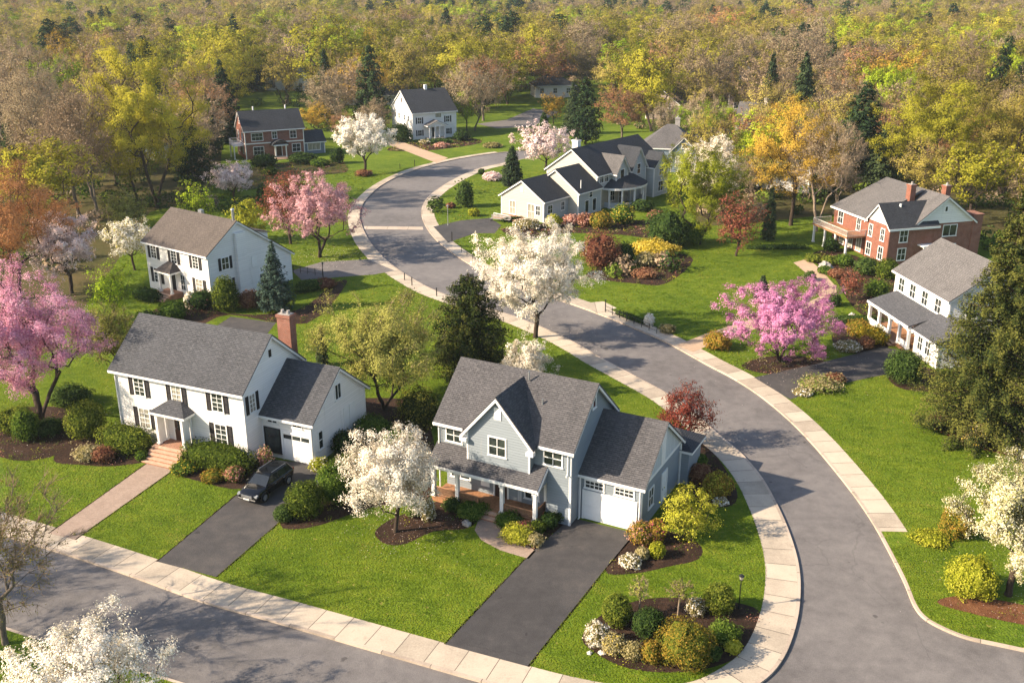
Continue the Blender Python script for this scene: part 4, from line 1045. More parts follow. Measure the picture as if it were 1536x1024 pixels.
M['leaf_mulch'] = tex_ground('red brown leaf mulch', [(.3, (.05, .022, .011)), (.5, (.13, .055, .026)), (.68, (.24, .115, .055)), (.8, (.34, .2, .11))], .5, 3.0, 11.0, .10)
M['dry_grass'] = tex_ground('dry grass', [(.3, (.07, .09, .015)), (.5, (.15, .14, .03)), (.65, (.24, .18, .07)), (.8, (.30, .22, .11))], .4, 2.0, 9.0, .08)
def asphalt(name, c, warm, cracks=True):
    t = NT(name); p = t.pos()
    a = t.noise(p, .11, 4, .6); b = t.noise(p, 1.1, 5, .65); c3 = t.noise(p, 18, 3, .7)
    f = t.math('ADD', t.math('MULTIPLY', a, .4), t.math('ADD', t.math('MULTIPLY', b, .3), t.math('MULTIPLY', c3, .3)))
    col = t.ramp(f, [(.38, tuple(x * .66 for x in c)), (.5, c), (.61, warm)])
    if cracks:
        v = t.n('ShaderNodeTexVoronoi', {'Vector': t.n('ShaderNodeVectorMath', {0: p, 1: t.n('ShaderNodeTexNoise', {'Vector': p, 'Scale': .6, 'Detail': 3}).outputs['Color']}, operation='ADD').outputs[0], 'Scale': .085}, feature='DISTANCE_TO_EDGE').outputs[0]
        cr = t.math('LESS_THAN', v, .0035); gate = t.math('GREATER_THAN', t.noise(p, .13, 2), .5)
        col = t.mix(t.math('MULTIPLY', t.math('MULTIPLY', cr, gate), .2), col, tuple(x * .35 for x in c))
        sp = t.noise(p, .9, 2, .4); col = t.mix(t.ramp(sp, [(.735, (0, 0, 0)), (.76, (.7, .7, .7))]), col, tuple(x * .35 for x in c))
    return t.bsdf(col, .85, t.bump(c3, .02), .3)
M['asphalt'] = asphalt('road asphalt', (.135, .124, .119), (.178, .164, .154))
M['asphalt_dark'] = asphalt('driveway asphalt', (.050, .047, .047), (.080, .072, .066))
def concrete(name, c, joint):
    t = NT(name); uv = t.uv(); p = t.pos()
    u = t.n('ShaderNodeSeparateXYZ', {'Vector': uv}).outputs[0]
    fr = t.math('FRACT', t.math('DIVIDE', u, joint)); idx = t.math('FLOOR', t.math('DIVIDE', u, joint))
    wn = t.n('ShaderNodeTexWhiteNoise', {'W': idx}, noise_dimensions='1D').outputs['Value']
    a = t.noise(p, .5, 5, .65); b = t.noise(p, 9, 3, .7)
    f = t.math('ADD', t.math('MULTIPLY', a, .45), t.math('ADD', t.math('MULTIPLY', wn, .25), t.math('MULTIPLY', b, .3)))
    col = t.ramp(f, [(.33, tuple(x * .68 for x in c)), (.5, c), (.68, tuple(min(1, x * 1.18) for x in c))])
    st = t.noise(p, 1.7, 4, .6); col = t.mix(t.ramp(st, [(.6, (0, 0, 0)), (.75, (.4, .4, .4))]), col, tuple(x * .5 for x in c))
    j = t.math('LESS_THAN', fr, .045 / joint)
    col = t.mix(t.math('MULTIPLY', j, .8), col, (.06, .05, .04))
    return t.bsdf(col, .9, t.bump(t.math('SUBTRACT', t.math('MULTIPLY', b, .3), j), .012), .2)
M['sidewalk'] = concrete('sidewalk concrete', (.42, .355, .275), 1.9)
M['kerb'] = concrete('kerb concrete', (.41, .335, .265), 3.1)
M['paving'] = bricks('path pavers', (.36, .265, .205), (.30, .215, .165), (.28, .23, .19))
M['path_tan'] = tex_ground('tan gravel path', [(.3, (.30, .21, .14)), (.6, (.44, .32, .22)), (.8, (.52, .40, .29))], .4, 3, 14, .02)

# the ground: one sheet to the horizon with the road bed sunk into it
def build_ground():
    nR = len(ROAD); big = 2600.0
    vs = [Vector((float(p[0]), float(p[1]))) for p in ROAD]
    sq = [Vector((-big, -60)), Vector((big, -60)), Vector((big, 2 * big)), Vector((-big, 2 * big))]
    edges = [(i, (i + 1) % nR) for i in range(nR)] + [(nR + i, nR + (i + 1) % 4) for i in range(4)]
    V, E, Fc, *_ = delaunay_2d_cdt(vs + sq, edges, [], 0, 1e-4)
    g, r = MB(), MB()
    for f in Fc:
        c = sum((V[i] for i in f), Vector((0, 0))) / len(f)
        if abs(c.x) > big or c.y > 2 * big: continue
        if inside(ROAD, c.x, c.y): r.poly([(V[i].x, V[i].y, RZ) for i in f])
        else: g.poly([(V[i].x, V[i].y, 0) for i in f])
    tag(g.build('ground', M['lawn']), kind='structure'); tag(r.build('road', M['asphalt']), kind='structure')
build_ground()
def strip(name, line, o0, o1, z, mat, face=None, side=1):
    """a band along a kerb line between two offsets to its side; u runs along the line"""
    L = [np.array(p) for p in line]; n = len(L); s = 0; V = []; UV = []
    T = [unit(L[min(i + 1, n - 1)] - L[max(i - 1, 0)]) for i in range(n)]
    me = bpy.data.meshes.new(name); v = []; f = []; us = []
    for i in range(n):
        if i: s += np.linalg.norm(L[i] - L[i - 1])
        nr = np.array([-T[i][1], T[i][0]]) * side
        a, b = L[i] + nr * (o0(s) if callable(o0) else o0), L[i] + nr * (o1(s) if callable(o1) else o1)
        cols = [(a[0], a[1], face), (a[0], a[1], z), (b[0], b[1], z)] if face is not None else [(a[0], a[1], z), (b[0], b[1], z)]
        v += cols; us += [(s, 0), (s, .2), (s, 1.2)] if face is not None else [(s, 0), (s, 2)]
    k = 3 if face is not None else 2
    for i in range(n - 1):
        for j in range(k - 1): f.append((i * k + j, (i + 1) * k + j, (i + 1) * k + j + 1, i * k + j + 1))
    me.from_pydata(v, [], f); me.materials.append(M[mat])
    uv = me.uv_layers.new(name='UVMap').data
    for p in me.polygons:
        for li in p.loop_indices: uv[li].uv = us[me.loops[li].vertex_index]
    return tag(link(name, me), kind='structure')
strip('kerb', IN, 0, .2, .014, 'kerb', RZ, 1); strip('kerb', OUT, 0, .2, .014, 'kerb', RZ, 1); strip('kerb', LOW, 0, .2, .014, 'kerb', RZ, 1)
strip('sidewalk', IN[:-6], .202, lambda s: 2.15 - .75 * min(1, max(0, (s - 190) / 40)), .010, 'sidewalk', None, 1)
ow = [i for i, p in enumerate(OUT) if p[1] > at(1335, 797)[1] - .01]
strip('sidewalk', OUT[5:max(ow) + 1], .202, 2.0, .010, 'sidewalk', None, 1)
SHEETS = []
def sheet(name, pts, z, mat, px=True, smooth=0, curb=None):
    g = G(pts) if px else [np.array(p, float) for p in pts]
    if smooth: g = catmull(g, smooth, True)
    SHEETS.append((name, np.array(g)))
    v = [Vector((float(p[0]), float(p[1]), 0)) for p in g]; m = MB()
    for tri in tessellate_polygon([v]): m.poly([(v[i].x, v[i].y, z) for i in tri])
    return tag(m.build(name, M[mat]), kind='structure')
a_, b_ = at(546, 338), at(634, 339); c_, e_ = at(635, 343.5), at(545, 342.5)
tag(MB().poly([(p[0], p[1], RZ + .005) for p in (a_, b_, c_, e_)]).build('road_marking', M['kerb']), kind='structure')
# woodland floors, lowest of the sheets
sheet('woodland_floor', [(-700, 560), (-700, 60), (330, 60), (338, 150), (330, 262), (300, 300), (225, 318), (170, 400), (120, 470), (60, 520), (0, 560)], .004, 'woodland')
sheet('woodland_floor', [(-2400, 370), (2400, 370), (3000, 2500), (-3000, 2500)], .004, 'woodland', px=False)
sheet('woodland_floor', [(1045, 340), (1040, 262), (1060, 130), (2300, 130), (2300, 420), (1560, 420), (1470, 345), (1240, 322), (1130, 335)], .004, 'woodland')
# drives
sheet('driveway', [(236, 842), (358, 740), (392, 712), (412, 690), (469, 694), (487, 706), (447, 758), (324, 865)], .016, 'asphalt_dark')
sheet('driveway', [(668, 966), (800, 826), (857, 776), (952, 799), (905, 856), (791, 999)], .016, 'asphalt_dark')
sheet('driveway', [(300, 505), (346, 475), (414, 484), (378, 530)], .016, 'asphalt_dark')
sheet('driveway', [(438, 406), (482, 393), (552, 389), (592, 406), (560, 412), (452, 420)], .016, 'asphalt')
sheet('driveway', [(650, 340), (690, 331), (735, 327), (752, 338), (742, 350), (712, 350), (672, 364)], .016, 'asphalt_dark')
sheet('driveway', [(1131, 566), (1215, 548), (1325, 520), (1372, 530), (1345, 558), (1240, 580), (1185, 599)], .016, 'asphalt_dark')
sheet('driveway', [(715, 186), (760, 180), (800, 163), (838, 168), (800, 190), (745, 193)], .016, 'asphalt')
sheet('path', [(572, 214), (598, 211), (640, 226), (672, 237), (655, 245), (612, 228)], .016, 'path_tan')
sheet('path', [(74, 800), (222, 694), (266, 700), (112, 809)], .016, 'paving')
sheet('path', [(738, 762), (718, 778), (712, 795), (722, 810), (750, 825), (793, 838), (804, 826), (775, 808), (766, 792), (772, 778), (782, 771)], .016, 'paving')
sheet('path', [(1190, 394), (1212, 388), (1232, 405), (1254, 430), (1256, 448), (1240, 462), (1180, 480), (1110, 500), (1072, 514), (1040, 528), (1014, 518), (1060, 500), (1130, 478), (1200, 458), (1228, 446), (1228, 432), (1212, 412)], .016, 'path_tan')
sheet('path', [(872, 455), (905, 452), (925, 462), (895, 470)], .016, 'sidewalk')
sheet('parking_pad', [(470, 716), (490, 708), (505, 716), (480, 736)], .014, 'concrete_pad')
# a dug soil edge where drives and walks meet the grass
def soil_edge(pts, w=.11):
    g = G(pts); m = MB()
    for a, b in zip(g, g[1:] + g[:1]):
        d = unit(b - a); n = np.array([-d[1], d[0]]); k = max(1, int(np.linalg.norm(b - a) / .5)); rg = random.Random(int(abs(a[0] * 100)))
        o = [w * rg.uniform(.35, 1.3) for _ in range(k + 1)]
        for i in range(k):
            p, q = a + (b - a) * i / k, a + (b - a) * (i + 1) / k
            m.poly([(*(p - n * o[i]), .0125), (*(q - n * o[i + 1]), .0125), (*(q + n * o[i + 1]), .0125), (*(p + n * o[i]), .0125)])
    tag(m.build('soil_edge', M['mulch']), kind='structure')
for e_ in ([(236, 842), (358, 740), (392, 712)], [(447, 758), (324, 865)], [(668, 966), (800, 826), (857, 776)], [(952, 799), (905, 856), (791, 999)], [(74, 800), (222, 694)], [(266, 700), (112, 809)]):
    soil_edge(e_ + e_[-2:0:-1])
# beds
BED = [([(562, 800), (580, 782), (620, 765), (655, 752), (695, 758), (718, 772), (702, 792), (650, 797), (610, 815), (580, 816)], 'mulch'), ([(766, 778), (852, 774), (800, 826), (778, 808)], 'mulch'),
 ([(908, 855), (950, 798), (1000, 795), (1048, 815), (1048, 838), (1000, 850), (950, 860)], 'mulch'), ([(876, 965), (882, 940), (915, 915), (975, 897), (1060, 898), (1130, 910), (1143, 935), (1120, 975), (1070, 1000), (1000, 1008), (930, 998)], 'mulch'),
 ([(80, 690), (110, 655), (170, 640), (228, 668), (222, 690), (170, 699), (120, 697)], 'mulch'), ([(252, 703), (300, 680), (390, 688), (402, 706), (362, 733), (300, 722)], 'mulch'),
 ([(1388, 630), (1430, 612), (1560, 600), (1640, 640), (1600, 690), (1500, 680), (1430, 658)], 'leaf_mulch'), ([(1112, 548), (1150, 535), (1210, 535), (1240, 545), (1200, 558), (1145, 560)], 'mulch'),
 ([(1330, 560), (1365, 545), (1410, 560), (1400, 585), (1350, 582)], 'mulch'), ([(752, 345), (790, 338), (900, 328), (985, 335), (1000, 360), (930, 352), (850, 350), (790, 358)], 'mulch'),
 ([(880, 415), (905, 400), (960, 402), (1005, 380), (1040, 390), (1000, 425), (950, 425)], 'mulch'), ([(1215, 385), (1250, 375), (1320, 400), (1350, 440), (1330, 480), (1290, 470), (1265, 440), (1250, 415)], 'mulch'),
 ([(1250, 500), (1290, 480), (1345, 500), (1330, 522), (1280, 530), (1255, 520)], 'mulch'), ([(480, 720), (505, 690), (560, 660), (600, 640), (640, 630), (655, 700), (640, 750), (560, 760), (470, 790), (420, 785)], 'mulch'),
 ([(1405, 902), (1450, 893), (1540, 908), (1600, 930), (1560, 940), (1450, 918)], 'leaf_mulch'), ([(225, 470), (290, 450), (340, 470), (445, 465), (500, 425), (520, 425), (460, 485), (345, 472), (290, 490)], 'mulch'),
 ([(530, 600), (620, 600), (640, 620), (590, 640), (530, 640)], 'mulch'), ([(-40, 660), (10, 615), (100, 612), (130, 640), (90, 680), (20, 690)], 'mulch'), ([(1030, 660), (1062, 668), (1105, 735), (1090, 760), (1040, 745)], 'mulch'),
 ([(342, 262), (420, 245), (500, 240), (520, 258), (440, 266), (370, 285)], 'woodland'), ([(580, 225), (620, 213), (700, 207), (720, 215), (640, 226)], 'mulch')]
for i, (b, m) in enumerate(BED): sheet('garden_bed', b, .008 + .0002 * (i % 8), m, True, 4)
# ------------------------------------------------------------------ trees the photo singles out
tree('white_blossom', 140, 1120, 948, 250, 'white blossom tree overhanging the street at the lower corner of the picture', 11)
tree('young_bare', 8, 965, 690, 270, 'nearly leafless young tree at the street edge by the brick front walk', 12)
tree('pink_blossom', 62, 634, 402, 215, 'big pink cherry tree beside the white house with the brick chimney', 13)
tree('orange', 30, 448, 232, 205, 'orange budding tree rising behind the big pink cherry', 14)
tree('blush_blossom', 108, 440, 318, 100, 'pale pink flowering tree squeezed between orange tree and brown roofed house', 15)
tree('green_small', 173, 480, 390, 74, 'small bright green tree in front of the brown roofed white house', 16)
tree('cream_blossom', 202, 405, 322, 74, 'cream flowering small tree at the far corner of the brown roofed white house', 17)
tree('blue_spruce', 415, 466, 362, 66, 'blue spruce standing against the gable of the brown roofed house', 18)
tree('lime_small', 372, 362, 297, 70, 'round yellow green tree behind the brown roof', 19)
tree('red', 436, 366, 248, 85, 'red leafed tree just behind the rose cherry near the road bend', 20)
tree('rose_blossom', 480, 386, 254, 142, 'rose pink cherry on the lawn inside the road bend', 21)
tree('blush_blossom', 352, 304, 238, 70, 'small greyish white flowering tree below the red brick house', 22)
tree('white_blossom', 548, 262, 164, 92, 'white flowering tree between the red brick house and the far white house', 23)
tree('yellow', 235, 312, 64, 205, 'huge yellow green tree with open dark limbs at the wood edge', 24)
tree('yellow', 205, 300, 150, 120, 'leaning yellow green tree crowding the huge one at the wood edge', 25)
tree('olive_small', 577, 614, 432, 205, 'spreading olive budding tree between the two nearest houses', 26)
tree('olive_conifer', 705, 562, 412, 140, 'bushy green conifer behind the blue grey house', 27)
tree('white_blossom', 803, 506, 338, 178, 'large white flowering tree by the road behind the blue grey house', 28)
tree('white_bush', 789, 594, 500, 82, 'low white flowering bush tree peeking over the ridge of the blue grey house', 29)
tree('deep_red', 1026, 668, 575, 92, 'dark red maple at the rear corner of the blue grey house', 30)
tree('white_blossom', 593, 797, 640, 152, 'white dogwood in the mulch bed on the blue house lawn', 31)
tree('lime_small', 1028, 806, 728, 92, 'lime yellow small tree at the garage corner of the blue house', 32)
tree('lilac_blossom', 1168, 542, 420, 200, 'wide lilac pink cherry beside the curving road', 33)
tree('red', 1104, 384, 290, 72, 'small red leafed tree on the big lawn edge', 34)
tree('spring', 1048, 366, 205, 132, 'yellow green tree in front of a white flowering top', 35)
tree('white_blossom', 1066, 330, 202, 92, 'white flowering tree top showing behind the yellow green one', 36)
tree('pale_bare', 1224, 347, 165, 108, 'tall pale bare tree with a straight trunk near the brick house balcony', 37)
tree('gold', 1186, 338, 130, 150, 'golden leafed tree just behind the tall pale bare trunk', 38)
tree('yellow', 1392, 292, 110, 200, 'broad yellow tree behind the large brick house', 39)
tree('olive', 1505, 300, 98, 165, 'tall olive yellow tree beyond the brick house chimney at the picture edge', 40)
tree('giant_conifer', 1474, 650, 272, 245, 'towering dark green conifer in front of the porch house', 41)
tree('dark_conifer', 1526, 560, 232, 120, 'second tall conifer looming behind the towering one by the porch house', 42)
tree('cream_blossom', 1512, 892, 668, 190, 'white flowering tree over yellow shrubs at the street corner lawn', 43)
tree('blush_blossom', 818, 256, 184, 98, 'blush white cherry at the end of the visible road', 44)
tree('dark_conifer', 768, 278, 220, 36, 'small dark cone conifer beside the blush cherry', 45)
tree('pine', 878, 217, 117, 58, 'dark pine behind the blush white cherry', 46)
tree('tan', 712, 196, 84, 118, 'tan budding tree with a wide crown behind the far white house', 47)
tree('bright', 700, 197, 130, 44, 'slim bright green tree in front of the tan wide crowned one', 48)
tree('gold', 830, 186, 138, 52, 'small golden tree next to the far bungalow', 49)
tree('bare', 118, 322, 130, 110, 'bare brown twiggy tree at the wood edge left of the huge yellow green tree', 50)
tree('bare', 148, 326, 100, 100, 'second bare brown tree standing behind the first at the wood edge', 51)
tree('bare', 30, 260, 46, 140, 'tallest bare brown tree at the picture edge of the wood', 52)
tree('tan', 75, 285, 62, 120, 'tan twiggy tree among bare trunks near the picture edge', 53)
tree('green_small', 300, 345, 272, 60, 'loose green small tree behind the ridge of the brown roof', 54)
tree('olive_small', 190, 345, 285, 74, 'dull olive small tree below the bare wood edge trees', 55)
tree('russet', 35, 262, 178, 40, 'thin russet tree glowing in the shade of the bare trunks', 56)
tree('sapling', 958, 922, 866, 34, 'thin young tree with greyish leaves in the corner island bed', 57)
tree('sapling', 1016, 926, 868, 48, 'fuller young green tree in the corner island bed', 58)
tree('red', 1276, 450, 402, 40, 'small reddish tree in the terraced garden below the brick house', 59)
tree('dark_conifer', 484, 548, 490, 17, 'narrow dark cypress beside the olive budding tree', 60)
tree('dark_conifer', 1152, 360, 280, 22, 'slender dark green column tree near the small red tree', 61)
tree('spruce', 1142, 448, 414, 24, 'dark pointed evergreen poking above the lilac cherry', 62)
tree('bright', 1062, 240, 150, 70, 'bright green tree beside the far grey roofed house', 63)
tree('olive_small', 172, 560, 455, 90, 'loose green tree between the big pink cherry and the chimney house', 64)
tree('olive', 1158, 300, 212, 90, 'olive tree screening the white house behind the golden tree', 71)
tree('tan', 1122, 296, 226, 70, 'tan twiggy tree left of the golden leafed tree', 72)
tree('bright', 1098, 262, 196, 66, 'green tree screening the far grey roofed house', 73)
tree('bare', 1255, 318, 215, 70, 'brown twiggy tree right of the tall pale bare trunk', 74)
tree('olive', 960, 188, 132, 70, 'olive tree in front of the beige far house', 75)
# trees beyond the frame whose shade falls on the near street
tree('bare', 0, 0, 12.5, 10, 'tall bare tree past the street edge, shading the near street', 65, x=-38.5, y=43.5)
tree('olive_small', 0, 0, 11, 10, 'budding tree across the near street, shading the asphalt', 66, x=-52.5, y=55)
tree('bare', 0, 0, 12, 9, 'twiggy tree beyond the near street corner, shading the asphalt', 67, x=-44, y=51.5)

# ------------------------------------------------------------------ the wood: a few prototypes per kind, copied
PX_FAR = 5.6
PROTO = {}
for kind, n in (('yellow', 3), ('olive', 3), ('tan', 3), ('bare', 2), ('russet', 2), ('gold', 1), ('bright', 2), ('orange', 1), ('red', 1), ('pine', 2), ('spruce', 2), ('pale_bare', 1)):
    PROTO[kind] = [make_tree(kind, 200 + 7 * i + len(kind), 18.0, 6.2 if kind not in ('pine', 'spruce') else 4.8, PX_FAR) for i in range(n)]
def wood_tree(kind, X, Y, H, w, label, group, rng):
    m = rng.choice(PROTO[kind]); r = 6.2 if kind not in ('pine', 'spruce') else 4.8
    s = w / 2 / r; return put_tree(kind, X, Y, m, label, group, rng.uniform(0, 6.28), (s * rng.uniform(.93, 1.07), s * rng.uniform(.93, 1.07), H / 18))
rng = random.Random(5)
# crowns one can tell apart in the wood: (kind, x and y of the top in the photo, width, metres tall, label)
NOTED = [('pine', 12, 12, 52, 19, 'dark pine at the very edge of the wood top'), ('pine', 104, 24, 72, 20, 'dark pine pair member above the bare brown trees'), ('pine', 205, 20, 62, 20, 'dark broad pine over the far dusky roof'), ('pine', 252, 26, 60, 20, 'dark pine next to the golden crowned tall tree'),
 ('spruce', 328, 88, 66, 18, 'dark spruce in shadow between the two tall yellow trees'), ('yellow', 342, 20, 140, 24, 'tall golden yellow tree behind the red brick house'), ('yellow', 492, 24, 152, 24, 'tall spreading yellow tree left of the far white house'),
 ('olive', 605, 52, 96, 20, 'tan yellow tree behind the far white house roof'), ('yellow', 648, 52, 66, 18, 'yellow round tree above the far white house chimney'), ('spruce', 686, 34, 40, 17, 'pointed spruce above the tan wide crown'), ('spruce', 722, 60, 34, 14, 'short spruce in the gap of pale trees'),
 ('olive', 762, 38, 74, 18, 'pale olive tree left of the rounded dark pine'), ('pine', 812, 28, 58, 18, 'rounded dark pine above the red tree'), ('red', 834, 64, 60, 14, 'muted red tree behind the bungalow'), ('tan', 880, 52, 66, 17, 'tan tree between red tree and bright green tree'),
 ('bright', 944, 52, 104, 18, 'bright green broad tree in the middle distance'), ('olive', 1022, 68, 100, 18, 'olive tan tree right of the bright green broad tree'), ('orange', 1098, 8, 92, 22, 'large orange crowned tree high in the wood'), ('tan', 1155, 42, 96, 19, 'grey tan bare crown below the large orange tree'),
 ('spruce', 1161, 78, 52, 19, 'dark spruce beside the pinkish gabled far house'), ('spruce', 1212, 84, 52, 18, 'dark spruce twin a little farther from the pinkish house'), ('russet', 1312, 56, 124, 20, 'russet broad crown in the wood above the dark pine'), ('pale_bare', 1462, 44, 62, 19, 'pale bare branching crown high at the wood edge'),
 ('bright', 1524, 62, 62, 20, 'bright yellow green crown at the picture edge of the wood'), ('pine', 1302, 122, 88, 17, 'dark pine between the golden tree and the broad yellow tree'), ('russet', 935, 120, 88, 14, 'rosy tan tree behind the cream house roofs'), ('olive', 1060, 100, 70, 15, 'olive tree beside the beige far house'),
 ('bright', 1085, 148, 66, 10, 'low bright green tree in front of the pinkish far house'), ('pine', 940, 16, 52, 18, 'far dark pine row member above the bright green tree'), ('pine', 1004, 12, 50, 18, 'far dark pine over the olive tan tree'), ('olive', 1400, 34, 100, 19, 'greenish crown behind the russet one'),
 ('gold', 560, 40, 60, 18, 'golden tree behind the tall spreading yellow one'), ('tan', 1250, 108, 60, 15, 'dusky tan tree above the golden leafed one'), ('bright', 1290, 160, 60, 12, 'sunlit green tree under the dark pine'), ('bare', 70, 120, 100, 17, 'bare tree at the wood front left of the tan twiggy one'),
 ('olive', 420, 66, 70, 17, 'hazy olive tree between the tall yellow pair'), ('gold', 470, 150, 66, 9, 'low golden tree behind the red brick house wing'), ('tan', 560, 150, 60, 9, 'low tan tree by the white flowering tree'), ('russet', 515, 165, 50, 7, 'small rusty tree behind the white flowering tree'),
 ('spruce', 860, 122, 36, 12, 'small dark spruce leaning on the pine'), ('bright', 1030, 150, 56, 9, 'round green tree by the slate blue house chimney'), ('tan', 1000, 150, 50, 10, 'tan tree behind the pale hipped roof'), ('yellow', 1060, 170, 60, 10, 'yellow tree behind the slate blue house'),
 ('spruce', 1330, 190, 60, 11, 'dark evergreen mass under the broad yellow tree'), ('pine', 1250, 190, 50, 12, 'dark evergreen behind the tall pale bare tree')]
for kind, x, yt, w, H, label in NOTED:
    X, Y = at(x, yt, H); q = F / (Y * CP - (H * .6 - CH) * SP)
    if Y > 700: Y = 700.; X = (x - 768) / F * (Y * CP); q = F / (Y * CP)
    PLANTED.append((X, Y, w / q / 2 * .8)); wood_tree(kind, X, Y, H, w / q, label, 'trees singled out in the wood', rng)
CLEAR = [[(330, 262), (335, 160), (455, 160), (500, 215), (570, 205), (580, 150), (695, 150), (735, 205), (800, 205), (800, 260), (690, 290), (560, 310), (440, 300)], [(715, 300), (745, 240), (840, 205), (950, 195), (1045, 205), (1060, 330), (1000, 400), (740, 400)],
 [(700, 200), (735, 175), (790, 150), (850, 140), (870, 150), (830, 190), (760, 205)], [(1000, 420), (1040, 340), (1130, 330), (1240, 325), (1480, 380), (1700, 500), (1700, 900), (900, 900)], [(-300, 1000), (-300, 470), (60, 440), (180, 335), (420, 310), (600, 300), (900, 420), (900, 1000)]]
CLEAR = [G(c) for c in CLEAR]
HOUSES = [(340, 155, 490, 240, 200), (575, 132, 690, 212, 228), (740, 195, 1035, 335, 150), (800, 108, 862, 148, 300), (1228, 262, 1480, 400, 125), (205, 300, 450, 450, 105), (500, 165, 585, 270, 185), (398, 95, 452, 128, 318), (560, 140, 580, 200, 226), (690, 150, 870, 215, 243), (740, 105, 900, 190, 250), (845, 40, 910, 190, 285)]
FILL = {'olive': ('yellowish budding tree standing among the trees of the wood', 22), 'tan': ('tan budding tree standing among the trees of the wood', 17), 'bare': ('brown leafless tree standing among the trees of the wood', 11), 'yellow': ('yellow green tree standing among the trees of the wood', 28),
 'russet': ('russet budding tree standing among the trees of the wood', 4), 'pine': ('dark pine standing among the trees of the wood', 14), 'spruce': ('dark spruce standing among the trees of the wood', 3), 'bright': ('fresh green tree standing among the trees of the wood', 6), 'gold': ('golden tree standing among the trees of the wood', 3)}
bag = [k for k, (l, n) in FILL.items() for _ in range(n)]
cnt = 0
for tr in range(14000):
    Y = 140 + 152 * rng.random(); X = rng.uniform(-.60, .60) * Y
    px_, py_ = seen(X, Y, 0)
    if px_ < -90 or px_ > 1626 or (px_ < 20 and Y < 200): continue
    if any(inside(c, X, Y) for c in CLEAR) or inside(ROAD, X, Y): continue
    if Y < 165 and abs(X) < 62: continue
    sp = 9.4 if Y > 215 else 8.0
    if any((X - a) ** 2 + (Y - b) ** 2 < max(sp, r + 4.0) ** 2 for a, b, r in PLANTED): continue
    kind = rng.choice(bag); H = rng.uniform(14, 21) if Y > 215 else rng.uniform(10.5, 16)
    w = H * rng.uniform(.72, 1.0) if kind not in ('pine', 'spruce') else H * rng.uniform(.42, .58)
    q = F / (Y * CP); a, t_ = seen(X, Y, H); hw = w * q / 2
    if any(Y < hy + 4 and a + hw * .8 > x0 and a - hw * .8 < x1 and t_ < y1 - 4 and py_ > y0 for x0, y0, x1, y1, hy in HOUSES):
        continue
    PLANTED.append((X, Y, w * .32)); cnt += 1
    wood_tree(kind, X, Y, H, w, FILL[kind][0], 'trees of the wood', rng)
    if cnt >= 245: break
print('wood trees', cnt)
# understorey of evergreen and leafing bushes at the wood edge: too many to count
def understorey():
    rg = np.random.default_rng(77); Q, T_, MI = [], [], []
    n = 0
    for tr in range(9000):
        Y = 120 + 250 * rg.random(); X = rg.uniform(-.62, .62) * Y
        if any(inside(c, X, Y) for c in CLEAR) or inside(ROAD, X, Y): continue
        a, py_ = seen(X, Y, 0); h = rg.uniform(1.2, 3.6); t_ = seen(X, Y, h)[1]
        if any(Y < hy + 2 and x0 - 12 < a < x1 + 12 and t_ < y1 - 2 and py_ > y0 for x0, y0, x1, y1, hy in HOUSES): continue
        k = 110; d = unit(rg.normal(0, 1, (k, 3))); rad = rg.uniform(1.0, 2.2)
        C = d * np.array([rad, rad, h * .5]) * rg.uniform(.6, 1.05, (k, 1)) + np.array([X, Y, h * .45])
        Q.append(leaf_quads(rg, C, .55, d, .6)); T_.append(np.clip(rg.uniform(.2, .8) + rg.normal(0, .15, k), 0, 1)); MI.append(np.full(k, int(rg.choice([0, 0, 1, 2])))); n += 1
        if n > 1100: break
    me = np_mesh('undergrowth', np.concatenate(Q), tint=np.concatenate(T_), mats=[LF['dark_shrub'], LF['mid_shrub'], LF['brown_twig']], mi=np.concatenate(MI))
    tag(link('undergrowth', me), kind='stuff')
understorey()

